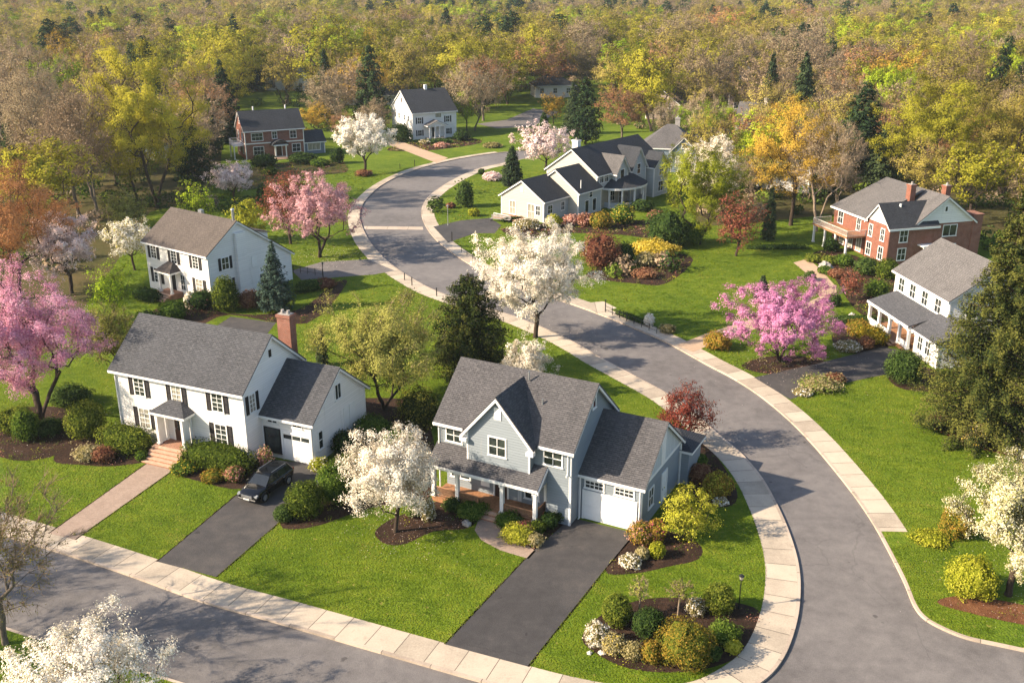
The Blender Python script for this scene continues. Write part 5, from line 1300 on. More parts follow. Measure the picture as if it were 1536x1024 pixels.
# ------------------------------------------------------------------ the far wood: one mass to the skyline
def far_forest():
    rg = np.random.default_rng(3); P_, K_ = [], []
    kinds = ['olive', 'tan', 'bare', 'yellow', 'russet', 'pine', 'spruce', 'bright']
    pr = np.array([.28, .13, .06, .31, .035, .09, .04, .09]); pr /= pr.sum()
    Y = 283.
    while Y < 1750:
        st = 14.5 if Y < 600 else 20.0
        xs = np.arange(-.62 * Y, .62 * Y, st)
        for x in xs:
            X, YY = x + rg.normal(0, st * .36), Y + rg.normal(0, st * .4)
            if YY < 480 and any((X - a) ** 2 + (YY - b) ** 2 < 80 for a, b, r in PLANTED): continue
            if YY < 420:
                if any(inside(c, X, YY) for c in CLEAR): continue
                a, py_ = seen(X, YY, 0); t_ = seen(X, YY, 14)[1]; hw = 5 * F / (YY * CP)
                if any(YY < hy + 5 and a + hw > x0 and a - hw < x1 and t_ < y1 - 4 and py_ > y0 for x0, y0, x1, y1, hy in HOUSES): continue
            patch = math.sin(X * .011 + 1.3) + math.sin(YY * .013 + X * .006) 
            p = pr.copy()
            if patch > .9: p[5] *= 4; p[6] *= 4
            if patch < -.8: p[1] *= 2; p[2] *= 2; p[4] *= 2
            P_.append((X, YY, 0)); K_.append(int(rg.choice(len(kinds), p=p / p.sum())))
        Y += st * .95
    P_ = np.array(P_); K_ = np.array(K_); n = len(P_)
    me = bpy.data.meshes.new('distant_wood'); me.vertices.add(n); me.vertices.foreach_set('co', P_.astype(np.float32).ravel())
    for nm, v, tp in (('kind_id', K_, 'INT'), ('turn', rg.uniform(0, 6.28, n), 'FLOAT'), ('high', rg.uniform(.8, 1.25, n), 'FLOAT'), ('wide', rg.uniform(1.3, 2.1, n), 'FLOAT')):
        a = me.attributes.new(nm, tp, 'POINT'); a.data.foreach_set('value', v.astype(np.int32 if tp == 'INT' else np.float32))
    o = tag(link('distant_wood', me), kind='stuff')
    ng = bpy.data.node_groups.new('distant_wood', 'GeometryNodeTree')
    ng.interface.new_socket('Geometry', in_out='INPUT', socket_type='NodeSocketGeometry'); ng.interface.new_socket('Geometry', in_out='OUTPUT', socket_type='NodeSocketGeometry')
    N = ng.nodes; Lk = ng.links.new
    gi, go, jn = N.new('NodeGroupInput'), N.new('NodeGroupOutput'), N.new('GeometryNodeJoinGeometry')
    def attr(nm, tp):
        q = N.new('GeometryNodeInputNamedAttribute'); q.data_type = tp; q.inputs[0].default_value = nm; return q.outputs[0]
    kid, turn, high, wide = attr('kind_id', 'INT'), attr('turn', 'FLOAT'), attr('high', 'FLOAT'), attr('wide', 'FLOAT')
    rot = N.new('ShaderNodeCombineXYZ'); Lk(turn, rot.inputs[2])
    sc = N.new('ShaderNodeCombineXYZ'); Lk(wide, sc.inputs[0]); Lk(wide, sc.inputs[1]); Lk(high, sc.inputs[2])
    for i, k in enumerate(kinds):
        src = [ob for ob in bpy.data.objects if ob.type == 'MESH' and ob.data == PROTO[k][0][1] and ob.parent][0]
        oi = N.new('GeometryNodeObjectInfo'); oi.inputs['Object'].default_value = src; oi.inputs['As Instance'].default_value = True
        cmp_ = N.new('FunctionNodeCompare'); cmp_.data_type = 'INT'; cmp_.operation = 'EQUAL'
        ins = [s for s in cmp_.inputs if s.type == 'INT']; Lk(kid, ins[0]); ins[1].default_value = i
        ip = N.new('GeometryNodeInstanceOnPoints')
        Lk(gi.outputs[0], ip.inputs['Points']); Lk(cmp_.outputs[0], ip.inputs['Selection']); Lk(oi.outputs['Geometry'], ip.inputs['Instance']); Lk(rot.outputs[0], ip.inputs['Rotation']); Lk(sc.outputs[0], ip.inputs['Scale'])
        Lk(ip.outputs[0], jn.inputs[0])
    Lk(jn.outputs[0], go.inputs[0])
    md = o.modifiers.new('instances', 'NODES'); md.node_group = ng
    print('far wood', n)
far_forest()
# ------------------------------------------------------------------ shrubs and flowers: foot point, width, top in the photo
def shrub(name, px, py, wpx, hpx, mat, label, seed, mat2=None, fr=0.0, boxy=2.0, ry=None, lump=.12, spiky=.06, conic=0.0, rz=None, cat='shrub', group=None, dens=2.4):
    X, Y = at(px, py); q = F / (Y * CP + CH * SP); rx = wpx / q / 2
    h = tall(px, py - wpx * .12, py - hpx) if hpx else rx
    h = max(.25, h)
    if name == 'round_shrub' and lump == .12: lump = .045
    if name == 'hedge': boxy, lump = 5.0, .06
    yy = rx if ry is None else ry
    o = link(name, shrub_mesh(seed, rx, yy, h, mat, q, mat2, fr, boxy, lump, spiky, dens, conic), None, (X, Y + min(yy, rx) * .55, 0), rz if rz is not None else 0.0)
    return tag(o, label, cat, group)
SH = [
 # house with chimney
 ('round_shrub', 126, 662, 60, 60, 'box_green', 'large clipped round shrub at the corner of the chimney house', {}),
 ('hedge', 186, 680, 86, 44, 'box_green', 'flat topped hedge before the chimney house, left of its brick steps', dict(boxy=3.2, ry=1.3, rz=R(-23), lump=.16)),
 ('hedge', 325, 706, 122, 46, 'box_green', 'long hedge before the chimney house, right of its brick steps', dict(boxy=3.4, ry=1.3, rz=R(-23), lump=.14)),
 ('round_shrub', 212, 692, 20, 16, 'mid_shrub', 'little green ball shrub beside the brick steps', {}),
 ('flower_clump', 128, 692, 40, 22, 'straw', 'silvery straw coloured clump in the front bed of the chimney house', dict(spiky=.3)),
 ('shrub', 152, 694, 34, 22, 'rust_shrub', 'brownish low shrub in the front bed of the chimney house', dict(spiky=.2)),
 ('shrub', 274, 712, 40, 18, 'mid_shrub', 'low yellow tinged plant in front of the long hedge', dict(spiky=.25, mat2='yellow_flower', fr=.2)),
 ('shrub', 318, 724, 34, 18, 'autumn_shrub', 'low orange green plant in front of the long hedge', dict(spiky=.2)),
 ('azalea', 350, 724, 30, 24, 'coral_flower', 'pink and white azalea between the long hedge and the parked car', dict(mat2='mid_shrub', fr=.4)),
 ('azalea', 398, 702, 22, 30, 'coral_flower', 'tall pink flowering plant beside the dark garage side window', dict(mat2='mid_shrub', fr=.4, lump=.25, spiky=.25)),
 ('round_shrub', 456, 780, 60, 56, 'box_green', 'big clipped ball shrub beside the driveway with the car', {}),
 ('round_shrub', 425, 784, 32, 26, 'dark_shrub', 'small dark ball shrub touching the big one by the driveway', {}),
 ('shrub', 500, 758, 60, 60, 'mid_shrub', 'tall rounded green shrub behind the big driveway ball shrub', dict(lump=.2)),
 ('shrub', 525, 742, 50, 60, 'box_green', 'yellow green shrub between the garage gable and the white dogwood', dict(lump=.2)),
 ('shrub', 478, 708, 30, 20, 'lime_shrub', 'bright low plant at the corner of the one-door garage', dict(mat2='white_blossom', fr=.2, spiky=.2)),
 ('shrub', 520, 684, 50, 38, 'dark_shrub', 'dark green shrub along the garage gable of the chimney house', dict(lump=.2)),
 ('shrub', 556, 664, 56, 40, 'mid_shrub', 'green shrub behind the garage gable toward the olive tree', dict(lump=.2)),
 ('shrub', 540, 714, 44, 40, 'dark_shrub', 'shaded dark shrub behind the yellow green shrub', dict(lump=.2)),
 ('shrub', 628, 645, 66, 62, 'olive_needle', 'loose olive shrub between the two nearest houses', dict(lump=.25, spiky=.2)),
 ('shrub', 596, 690, 50, 44, 'mid_shrub', 'leafy green shrub behind the white dogwood', dict(lump=.2)),
 ('shrub', 18, 650, 60, 38, 'box_green', 'sprawling green shrub below the big pink cherry', dict(lump=.2)),
 ('shrub', 36, 664, 40, 50, 'mid_shrub', 'rounded light green shrub in the bed under the big pink cherry', dict(lump=.15)),
 ('shrub', 100, 612, 60, 34, 'dark_shrub', 'dark low shrub on the far side of the big pink cherry trunk', dict(lump=.2)),
 ('shrub', 72, 655, 40, 26, 'dark_shrub', 'dark plant at the foot of the big pink cherry', dict(spiky=.2)),
 # blue house
 ('shrub', 708, 778, 54, 22, 'mid_shrub', 'fresh green bush left of the curved brick walk', dict(lump=.2)),
 ('shrub', 678, 768, 30, 20, 'dark_shrub', 'dark green plant under the porch rail beside the dogwood', {}),
 ('shrub', 764, 794, 44, 24, 'mid_shrub', 'leafy green bush right of the curved brick walk by the porch', dict(lump=.2)),
 ('azalea', 785, 806, 30, 22, 'magenta_flower', 'magenta flowering plant in the porch bed', dict(mat2='coral_flower', fr=.3)),
 ('shrub', 778, 816, 50, 26, 'lime_shrub', 'lime green low plant at the front of the porch bed', dict(lump=.2, spiky=.15)),
 ('shrub', 806, 802, 28, 20, 'box_green', 'rounded green plant in the middle of the porch bed', {}),
 ('round_shrub', 824, 794, 28, 25, 'dark_shrub', 'dark ball shrub by the porch corner column', {}),
 ('round_shrub', 840, 784, 26, 24, 'dark_shrub', 'dark ball shrub nearest the double garage door', {}),
 ('shrub', 803, 820, 26, 18, 'straw', 'grey green tuft at the driveway edge of the porch bed', dict(spiky=.2)),
 ('shrub', 642, 782, 24, 34, 'straw', 'whitish small plant under the white dogwood', dict(mat2='white_blossom', fr=.4)),
 ('shrub', 620, 776, 26, 26, 'mid_shrub', 'small green plant behind the white dogwood trunk', dict(spiky=.2)),
 ('azalea', 962, 818, 40, 34, 'autumn_shrub', 'orange red flowering clump at the driveway top corner', dict(mat2='coral_flower', fr=.35, spiky=.15)),
 ('shrub', 985, 816, 30, 36, 'autumn_shrub', 'amber leafed shrub beside the lime yellow small tree', dict(mat2='magenta_flower', fr=.2)),
 ('round_shrub', 986, 838, 26, 24, 'lime_shrub', 'bright green ball plant in the bed right of the driveway', {}),
 ('flower_clump', 946, 852, 34, 18, 'straw', 'white flowering ground clump at the driveway edge', dict(mat2='white_blossom', fr=.45)),
 ('shrub', 964, 840, 22, 18, 'straw', 'dry tan tuft between white clump and bright ball plant', {}),
 ('shrub', 1078, 748, 46, 38, 'autumn_shrub', 'yellow orange shrub at the sidewalk behind the blue garage', dict(mat2='lime_shrub', fr=.4)),
 ('shrub', 1052, 728, 40, 30, 'rust_shrub', 'dark rusty shrub against the blue garage rear corner', {}),
 ('shrub', 1045, 706, 34, 26, 'mid_shrub', 'green shrub near the dark red maple foot', {}),
 ('flower_clump', 1082, 758, 24, 10, 'straw', 'tiny white flowering patch by the sidewalk', dict(mat2='white_blossom', fr=.6)),
 # island bed
 ('round_shrub', 926, 942, 46, 48, 'box_green', 'dark green ball shrub at the back of the corner island bed', {}),
 ('round_shrub', 974, 960, 50, 44, 'dark_shrub', 'darkest ball shrub in the middle of the corner island bed', {}),
 ('round_shrub', 1080, 924, 48, 46, 'box_green', 'ball shrub by the thin lamp post in the corner island bed', {}),
 ('shrub', 1030, 1006, 84, 66, 'autumn_shrub', 'orange green shrub at the front of the corner island bed', dict(lump=.18)),
 ('shrub', 1088, 968, 46, 32, 'mid_shrub', 'feathery green shrub beside the orange one in the corner island bed', dict(lump=.2, spiky=.15)),
 ('shrub', 1100, 980, 28, 18, 'lime_shrub', 'small lime plant at the sidewalk side of the corner island bed', {}),
 ('shrub', 1068, 992, 30, 24, 'dark_shrub', 'dark leafy plant right of the orange island shrub', {}),
 ('flower_clump', 896, 972, 38, 36, 'straw', 'white flowering clump at the tip of the corner island bed', dict(mat2='white_blossom', fr=.7)),
 ('shrub', 920, 982, 36, 28, 'straw', 'straw coloured plant behind the white island clump', dict(spiky=.25, mat2='yellow_flower', fr=.2)),
 ('shrub', 950, 990, 30, 24, 'straw', 'pale grassy tuft at the front of the corner island bed', dict(spiky=.3)),
 ('shrub', 978, 996, 30, 32, 'autumn_shrub', 'mustard spiky plant left of the orange island shrub', dict(spiky=.3)),
 ('flower_clump', 1045, 924, 30, 24, 'straw', 'pale dry clump between ball shrub and young green tree', dict(spiky=.2, mat2='white_blossom', fr=.25)),
 # street corner lawn on the far side
 ('shrub', 1462, 902, 72, 62, 'lime_shrub', 'yellow leafed shrub under the street corner flowering tree', dict(lump=.2)),
 ('shrub', 1400, 818, 50, 16, 'lime_shrub', 'low yellow creeping shrub on the street corner lawn', dict(lump=.25, spiky=.3)),
 ('shrub', 1440, 810, 50, 50, 'autumn_shrub', 'amber shrub behind the street corner flowering tree', dict(lump=.2)),
 ('shrub', 1464, 672, 36, 38, 'straw', 'yellowish shrub in the red mulch under the towering conifer', dict(mat2='yellow_flower', fr=.4, spiky=.2)),
 # porch house garden
 ('round_shrub', 1360, 578, 60, 54, 'dark_shrub', 'large round shrub at the end of the porch house driveway', {}),
 ('shrub', 1312, 518, 46, 30, 'yellow_flower', 'golden shrub in front of the long columned porch', dict(mat2='mid_shrub', fr=.3, lump=.2)),
 ('shrub', 1290, 506, 36, 28, 'autumn_shrub', 'orange shrub left of the golden porch shrub', {}),
 ('shrub', 1300, 524, 24, 20, 'rust_shrub', 'red brown plant below the golden porch shrub', {}),
 ('flower_clump', 1275, 528, 40, 16, 'straw', 'low cream flower clump at the driveway bend', dict(mat2='white_blossom', fr=.3)),
 ('shrub', 1232, 588, 56, 22, 'straw', 'grassy clump along the porch house driveway', dict(spiky=.4, mat2='mid_shrub', fr=.45)),
 ('flower_clump', 1206, 594, 30, 10, 'straw', 'flat pale flower patch at the driveway and sidewalk corner', dict(mat2='white_blossom', fr=.4)),
 ('shrub', 1254, 576, 34, 16, 'rust_shrub', 'brownish heather clump along the porch house driveway', dict(mat2='straw', fr=.4)),
 ('shrub', 1078, 526, 40, 30, 'autumn_shrub', 'orange yellow shrub left of the lilac cherry', dict(lump=.2)),
 ('hedge', 1285, 488, 76, 22, 'dark_shrub', 'dark low hedge beside the columned porch', dict(boxy=3, ry=.8)),
 ('round_shrub', 1252, 460, 22, 20, 'dark_shrub', 'dark ball beside the tan garden path', {}),
 ('round_shrub', 1216, 422, 18, 16, 'dark_shrub', 'small dark ball on the lawn side of the tan path', {}),
 # terraced garden below the brick house
 ('round_shrub', 1332, 420, 34, 34, 'box_green', 'round green shrub at the corner of the large brick house', {}),
 ('round_shrub', 1302, 414, 38, 30, 'dark_shrub', 'dark rounded shrub under the brick house windows', {}),
 ('shrub', 1268, 400, 30, 20, 'mid_shrub', 'light green mound in the terraced garden', {}),
 ('shrub', 1246, 398, 26, 16, 'box_green', 'clipped mound near the stone in the terraced garden', {}),
 ('round_shrub', 1248, 378, 24, 24, 'dark_shrub', 'dark ball shrub under the balcony', {}),
 ('shrub', 1222, 394, 26, 14, 'box_green', 'flat green mound at the top of the tan path', {}),
 ('shrub', 1258, 418, 30, 16, 'rust_shrub', 'reddish mound in the terraced garden', {}),
 ('shrub', 1240, 412, 24, 14, 'mid_shrub', 'small green mound beside the tan path bend', {}),
 ('shrub', 1318, 448, 36, 30, 'mid_shrub', 'tall loose green shrub between brick house and porch house', dict(lump=.25, spiky=.2)),
 ('hedge', 1168, 374, 92, 16, 'dark_shrub', 'long dark clipped hedge across the top of the big lawn', dict(boxy=3.5, ry=.9)),
 ('hedge', 948, 480, 66, 15, 'dark_shrub', 'low hedge with a dark fence along the road kerb', dict(boxy=3.5, ry=.4, rz=R(-52))),
 ('shrub', 974, 490, 16, 20, 'white_blossom', 'small white flowering shrub at the end of the kerb hedge', {}),
 ('shrub', 1002, 500, 26, 14, 'straw', 'dry tuft on the verge past the kerb hedge', {}),
 # big lawn edge
 ('shrub', 902, 404, 58, 58, 'rust_shrub', 'tall rusty red bush beside the large white flowering tree', dict(lump=.22, spiky=.2)),
 ('azalea', 982, 388, 72, 30, 'yellow_flower', 'wide yellow azalea on the big lawn', dict(lump=.2)),
 ('shrub', 938, 398, 32, 36, 'dark_shrub', 'dark green bush between the rusty bush and yellow azalea', {}),
 ('shrub', 970, 400, 30, 22, 'straw', 'greyish twiggy shrub before the yellow azalea', dict(spiky=.3)),
 ('shrub', 968, 418, 36, 16, 'rust_shrub', 'low brown grass mound on the big lawn', dict(spiky=.3)),
 ('round_shrub', 1002, 374, 62, 62, 'dark_shrub', 'large dark green bush behind the yellow azalea', dict(lump=.2)),
 ('round_shrub', 1040, 368, 40, 38, 'mid_shrub', 'mid green rounded bush next to the yellow green tree foot', dict(lump=.2)),
 # cream house beds
 ('round_shrub', 830, 342, 24, 22, 'lime_shrub', 'golden ball shrub below the cream house', {}),
 ('azalea', 858, 338, 26, 18, 'coral_flower', 'salmon azalea below the cream house middle wing', {}),
 ('azalea', 878, 340, 26, 22, 'rust_shrub', 'coral brown azalea by the cream house wall', dict(mat2='coral_flower', fr=.5)),
 ('shrub', 902, 344, 34, 28, 'autumn_shrub', 'rust and green shrub by the cream house', {}),
 ('shrub', 936, 338, 36, 34, 'mid_shrub', 'yellowish green shrub before the curved porch', dict(mat2='yellow_flower', fr=.3, lump=.2)),
 ('azalea', 985, 332, 26, 18, 'coral_flower', 'pale coral azalea right of the curved porch', {}),
 ('shrub', 965, 318, 36, 20, 'dark_shrub', 'dark violet shrub under the steep porch gable', dict()),
 ('flower_clump', 790, 345, 40, 18, 'straw', 'cream flowering clump before the cream house gable', dict(mat2='white_blossom', fr=.5)),
 ('hedge', 768, 332, 34, 10, 'dark_shrub', 'little dark hedge at the deck of the cream house', dict(boxy=3, ry=.5, rz=R(30))),
 ('round_shrub', 697, 312, 32, 42, 'dark_shrub', 'dark egg shaped topiary on the road island lawn', dict(conic=.35)),
 ('round_shrub', 711, 325, 18, 14, 'lime_shrub', 'small yellow green ball by the topiary', {}),
 ('shrub', 676, 313, 14, 10, 'rust_shrub', 'small rusty tuft left of the topiary', {}),
 ('flower_clump', 738, 272, 30, 16, 'blush_blossom', 'pale flowering shrub left of the small dark cone conifer', {}),
 ('round_shrub', 722, 262, 10, 10, 'dark_shrub', 'tiny dark ball by the road near the blush cherry', {}),
 # saltbox house
 ('round_shrub', 337, 470, 46, 58, 'box_green', 'tall dense green egg shrub at the saltbox house corner', dict(conic=.2)),
 ('shrub', 373, 464, 36, 30, 'rust_shrub', 'maroon shrub between the egg shrub and the blue spruce', {}),
 ('shrub', 300, 466, 44, 32, 'dark_shrub', 'dark flowering shrub under the saltbox front windows', dict(mat2='coral_flower', fr=.08)),
 ('flower_clump', 285, 464, 18, 26, 'white_blossom', 'white flowering shrub by the saltbox steps', {}),
 ('hedge', 220, 452, 44, 22, 'dark_shrub', 'dark clipped hedge left of the saltbox steps', dict(boxy=3, ry=1.0, rz=R(-30))),
 ('shrub', 256, 482, 46, 32, 'mid_shrub', 'loose green bush behind the chimney house ridge', dict(lump=.2)),
 ('shrub', 215, 492, 46, 26, 'dark_shrub', 'dark spreading bush behind the chimney house roof', dict(lump=.2)),
 ('hedge', 462, 438, 44, 20, 'dark_shrub', 'dark hedge beside the blue spruce', dict(boxy=3, ry=.9, rz=R(35))),
 ('shrub', 486, 434, 34, 18, 'rust_shrub', 'dusky purple shrub at the end of the spruce side hedge', {}),
 # red brick and far white houses
 ('shrub', 394, 252, 38, 24, 'dark_shrub', 'dark bush under the red brick house ground floor window', {}),
 ('round_shrub', 405, 264, 20, 16, 'box_green', 'small ball shrub before the red brick house', {}),
 ('shrub', 452, 246, 42, 20, 'dark_shrub', 'dark bush along the red brick house front', dict(lump=.2)),
 ('round_shrub', 505, 246, 22, 26, 'dark_shrub', 'dark upright shrub beside the red brick house wing', {}),
 ('shrub', 478, 250, 30, 14, 'mid_shrub', 'green low shrub before the red brick house wing', {}),
 ('shrub', 545, 265, 26, 12, 'rust_shrub', 'rusty low bush at the foot of the white flowering tree', {}),
 ('shrub', 600, 214, 40, 32, 'dark_shrub', 'dark evergreen bush at the far white house corner', dict(conic=.3)),
 ('hedge', 660, 216, 40, 12, 'dark_shrub', 'dark low hedge before the far white house entry', dict(boxy=3, ry=.8)),
 ('azalea', 662, 222, 22, 10, 'coral_flower', 'coral flowering mound before the far white house', {}),
 ('shrub', 692, 212, 26, 18, 'dark_shrub', 'dark bush right of the far white house', {}),
 ('flower_clump', 638, 216, 20, 8, 'straw', 'whitish flower clump left of the far white entry', dict(mat2='white_blossom', fr=.5)),
 ('shrub', 738, 222, 30, 10, 'straw', 'pale meadow clump near the far road end', {}),
 ('round_shrub', 816, 202, 20, 36, 'dark_shrub', 'dark pointed evergreen bush by the far side road', dict(conic=.6)),
]
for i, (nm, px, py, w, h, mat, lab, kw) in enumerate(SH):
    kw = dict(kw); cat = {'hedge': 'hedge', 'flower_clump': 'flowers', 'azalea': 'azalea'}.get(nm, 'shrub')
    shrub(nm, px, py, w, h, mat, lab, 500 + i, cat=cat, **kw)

# ------------------------------------------------------------------ stones
def stone(px, py, w, label, mat, seed):
    rg = np.random.default_rng(seed); X, Y = at(px, py); r = w / (F / (Y * CP + CH * SP)) / 2
    az = np.linspace(0, 2 * np.pi, 11); el = np.linspace(-1.4, 1.4, 7); ph = rg.uniform(0, 6, 6)
    v, f = [], []
    for e in el:
        for a in az[:-1]:
            k = r * (1 + .18 * math.sin(2 * a + ph[0]) + .15 * math.sin(3 * a + 4 * e + ph[1]) + .1 * math.sin(5 * a + ph[2]))
            v.append((k * math.cos(a) * math.cos(e), k * .8 * math.sin(a) * math.cos(e), k * .6 * math.sin(e)))
    for i in range(6):
        for j in range(10): f.append((i * 10 + j, i * 10 + (j + 1) % 10, (i + 1) * 10 + (j + 1) % 10, (i + 1) * 10 + j))
    f.append(tuple(range(9, -1, -1))); f.append(tuple(range(60, 70)))
    me = bpy.data.meshes.new('boulder'); me.from_pydata(v, [], f); me.materials.append(M[mat])
    tag(link('boulder', me, None, (X, Y, r * .3)), label, 'rock')
for i, (px, py, w, l, m) in enumerate([(1238, 404, 24, 'long grey stone in the terraced garden', 'stone_grey'), (1246, 396, 14, 'pale stone behind the long grey one', 'stone_white'), (1278, 476, 14, 'white boulder between hedge and tan path', 'stone_white'), (700, 787, 16, 'flat grey stone beside the curved brick walk', 'stone_grey'),
    (888, 968, 12, 'white rock at the tip of the corner island bed', 'stone_white'), (902, 980, 11, 'white rock below the white island clump', 'stone_white'), (884, 980, 9, 'smallest white rock of the corner island bed', 'stone_white'), (936, 848, 12, 'white rock at the driveway edge bed', 'stone_white'), (955, 853, 10, 'smaller white rock in the driveway edge bed', 'stone_white')]):
    stone(px, py, w, l, m, 40 + i)

# ------------------------------------------------------------------ posts, lamps, fences
def post(px, py, ytop, label, r=.05, lamp=False, mat='black_metal', name='post'):
    X, Y = at(px, py); H = tall(px, py, ytop)
    if not lamp:
        o = MB().tube((0, 0, 0), (0, 0, H), r, r, 8).box(-r * 1.3, -r * 1.3, H, r * 1.3, r * 1.3, H + .05).build(name, M[mat], None, (X, Y, 0)); return tag(o, label, 'post')
    t_ = thing('lamp_post', label, 'lamp post', (X, Y, 0))
    MB().tube((0, 0, 0), (0, 0, .25), r * 1.8, r * 1.2, 8).tube((0, 0, .25), (0, 0, H - .3), r, r * .8, 8).build('pole', M[mat], t_)
    l = MB().tube((0, 0, H - .30), (0, 0, H - .06), .09, .14, 6).build('lantern', M['glass_curtain'], t_)
    MB().tube((0, 0, H - .06), (0, 0, H + .08), .19, .02, 6).tube((0, 0, H - .34), (0, 0, H - .30), .1, .1, 6).build('lamp_cap', M[mat], l)
post(1108, 912, 862, 'thin black lamp post in the corner island bed', .035, True)
post(485, 418, 394, 'black lamp post beside the side driveway of the saltbox house', .05, True)
post(672, 338, 308, 'slender pale lamp post on the road island lawn', .06, True, 'grey_metal')
for x, y, t_, l in ((618, 428, 416, 'dark short post on the verge below the saltbox driveway'), (607, 420, 410, 'dark short post a little up the verge from the other'), (655, 444, 432, 'dark short post half hidden by the bushy conifer'), (678, 362, 348, 'black short post at the cream house driveway'),
    (716, 382, 368, 'black thin post at the foot of the big lawn by the kerb'), (908, 466, 450, 'black post at the start of the kerb hedge'), (600, 253, 246, 'dark little post beside the upper bend'), (622, 250, 240, 'second dark little post beside the upper bend')):
    post(x, y, t_, l, .06)
def fence(a, b, label, h=.9, n=6):
    t_ = thing('fence', label, 'fence', (*a, 0)); d = Vector((b[0] - a[0], b[1] - a[1], 0))
    for k in range(n + 1):
        p = d * (k / n); MB().tube((p.x, p.y, 0), (p.x, p.y, h), .04, None, 6).build('post', M['black_metal'], t_)
    m = MB()
    for z in (.3, h - .08): m.tube((0, 0, z), (d.x, d.y, z), .025, None, 6)
    m.build('rail', M['black_metal'], t_)
fence(at(908, 468), at(985, 500), 'black rail fence in front of the low kerb hedge', .8, 7)
fence(at(440, 408), at(484, 414), 'dark rail fence along the side driveway of the saltbox house', .9, 4)
fence(at(692, 378), at(718, 394), 'dark rail fence along the cream house verge', .7, 3)
# low white garden bench by the deck of the cream house
b = thing('bench', 'long low slatted bench at the deck of the cream house', 'bench', (*at(735, 332), 0), R(-20))
m = MB()
for k in range(4): m.box(0, k * .16, .42, 3.2, k * .16 + .12, .47)
m.build('seat', M['stone_grey'], b)
m = MB()
for k in range(3): m.box(0, .62, .55 + k * .15, 3.2, .66, .65 + k * .15)
m.build('backrest', M['stone_grey'], b)
for x in (.1, 3.0):
    for y in (.05, .56): MB().box(x, y, 0, x + .1, y + .1, .418).build('leg', M['black_metal'], b)

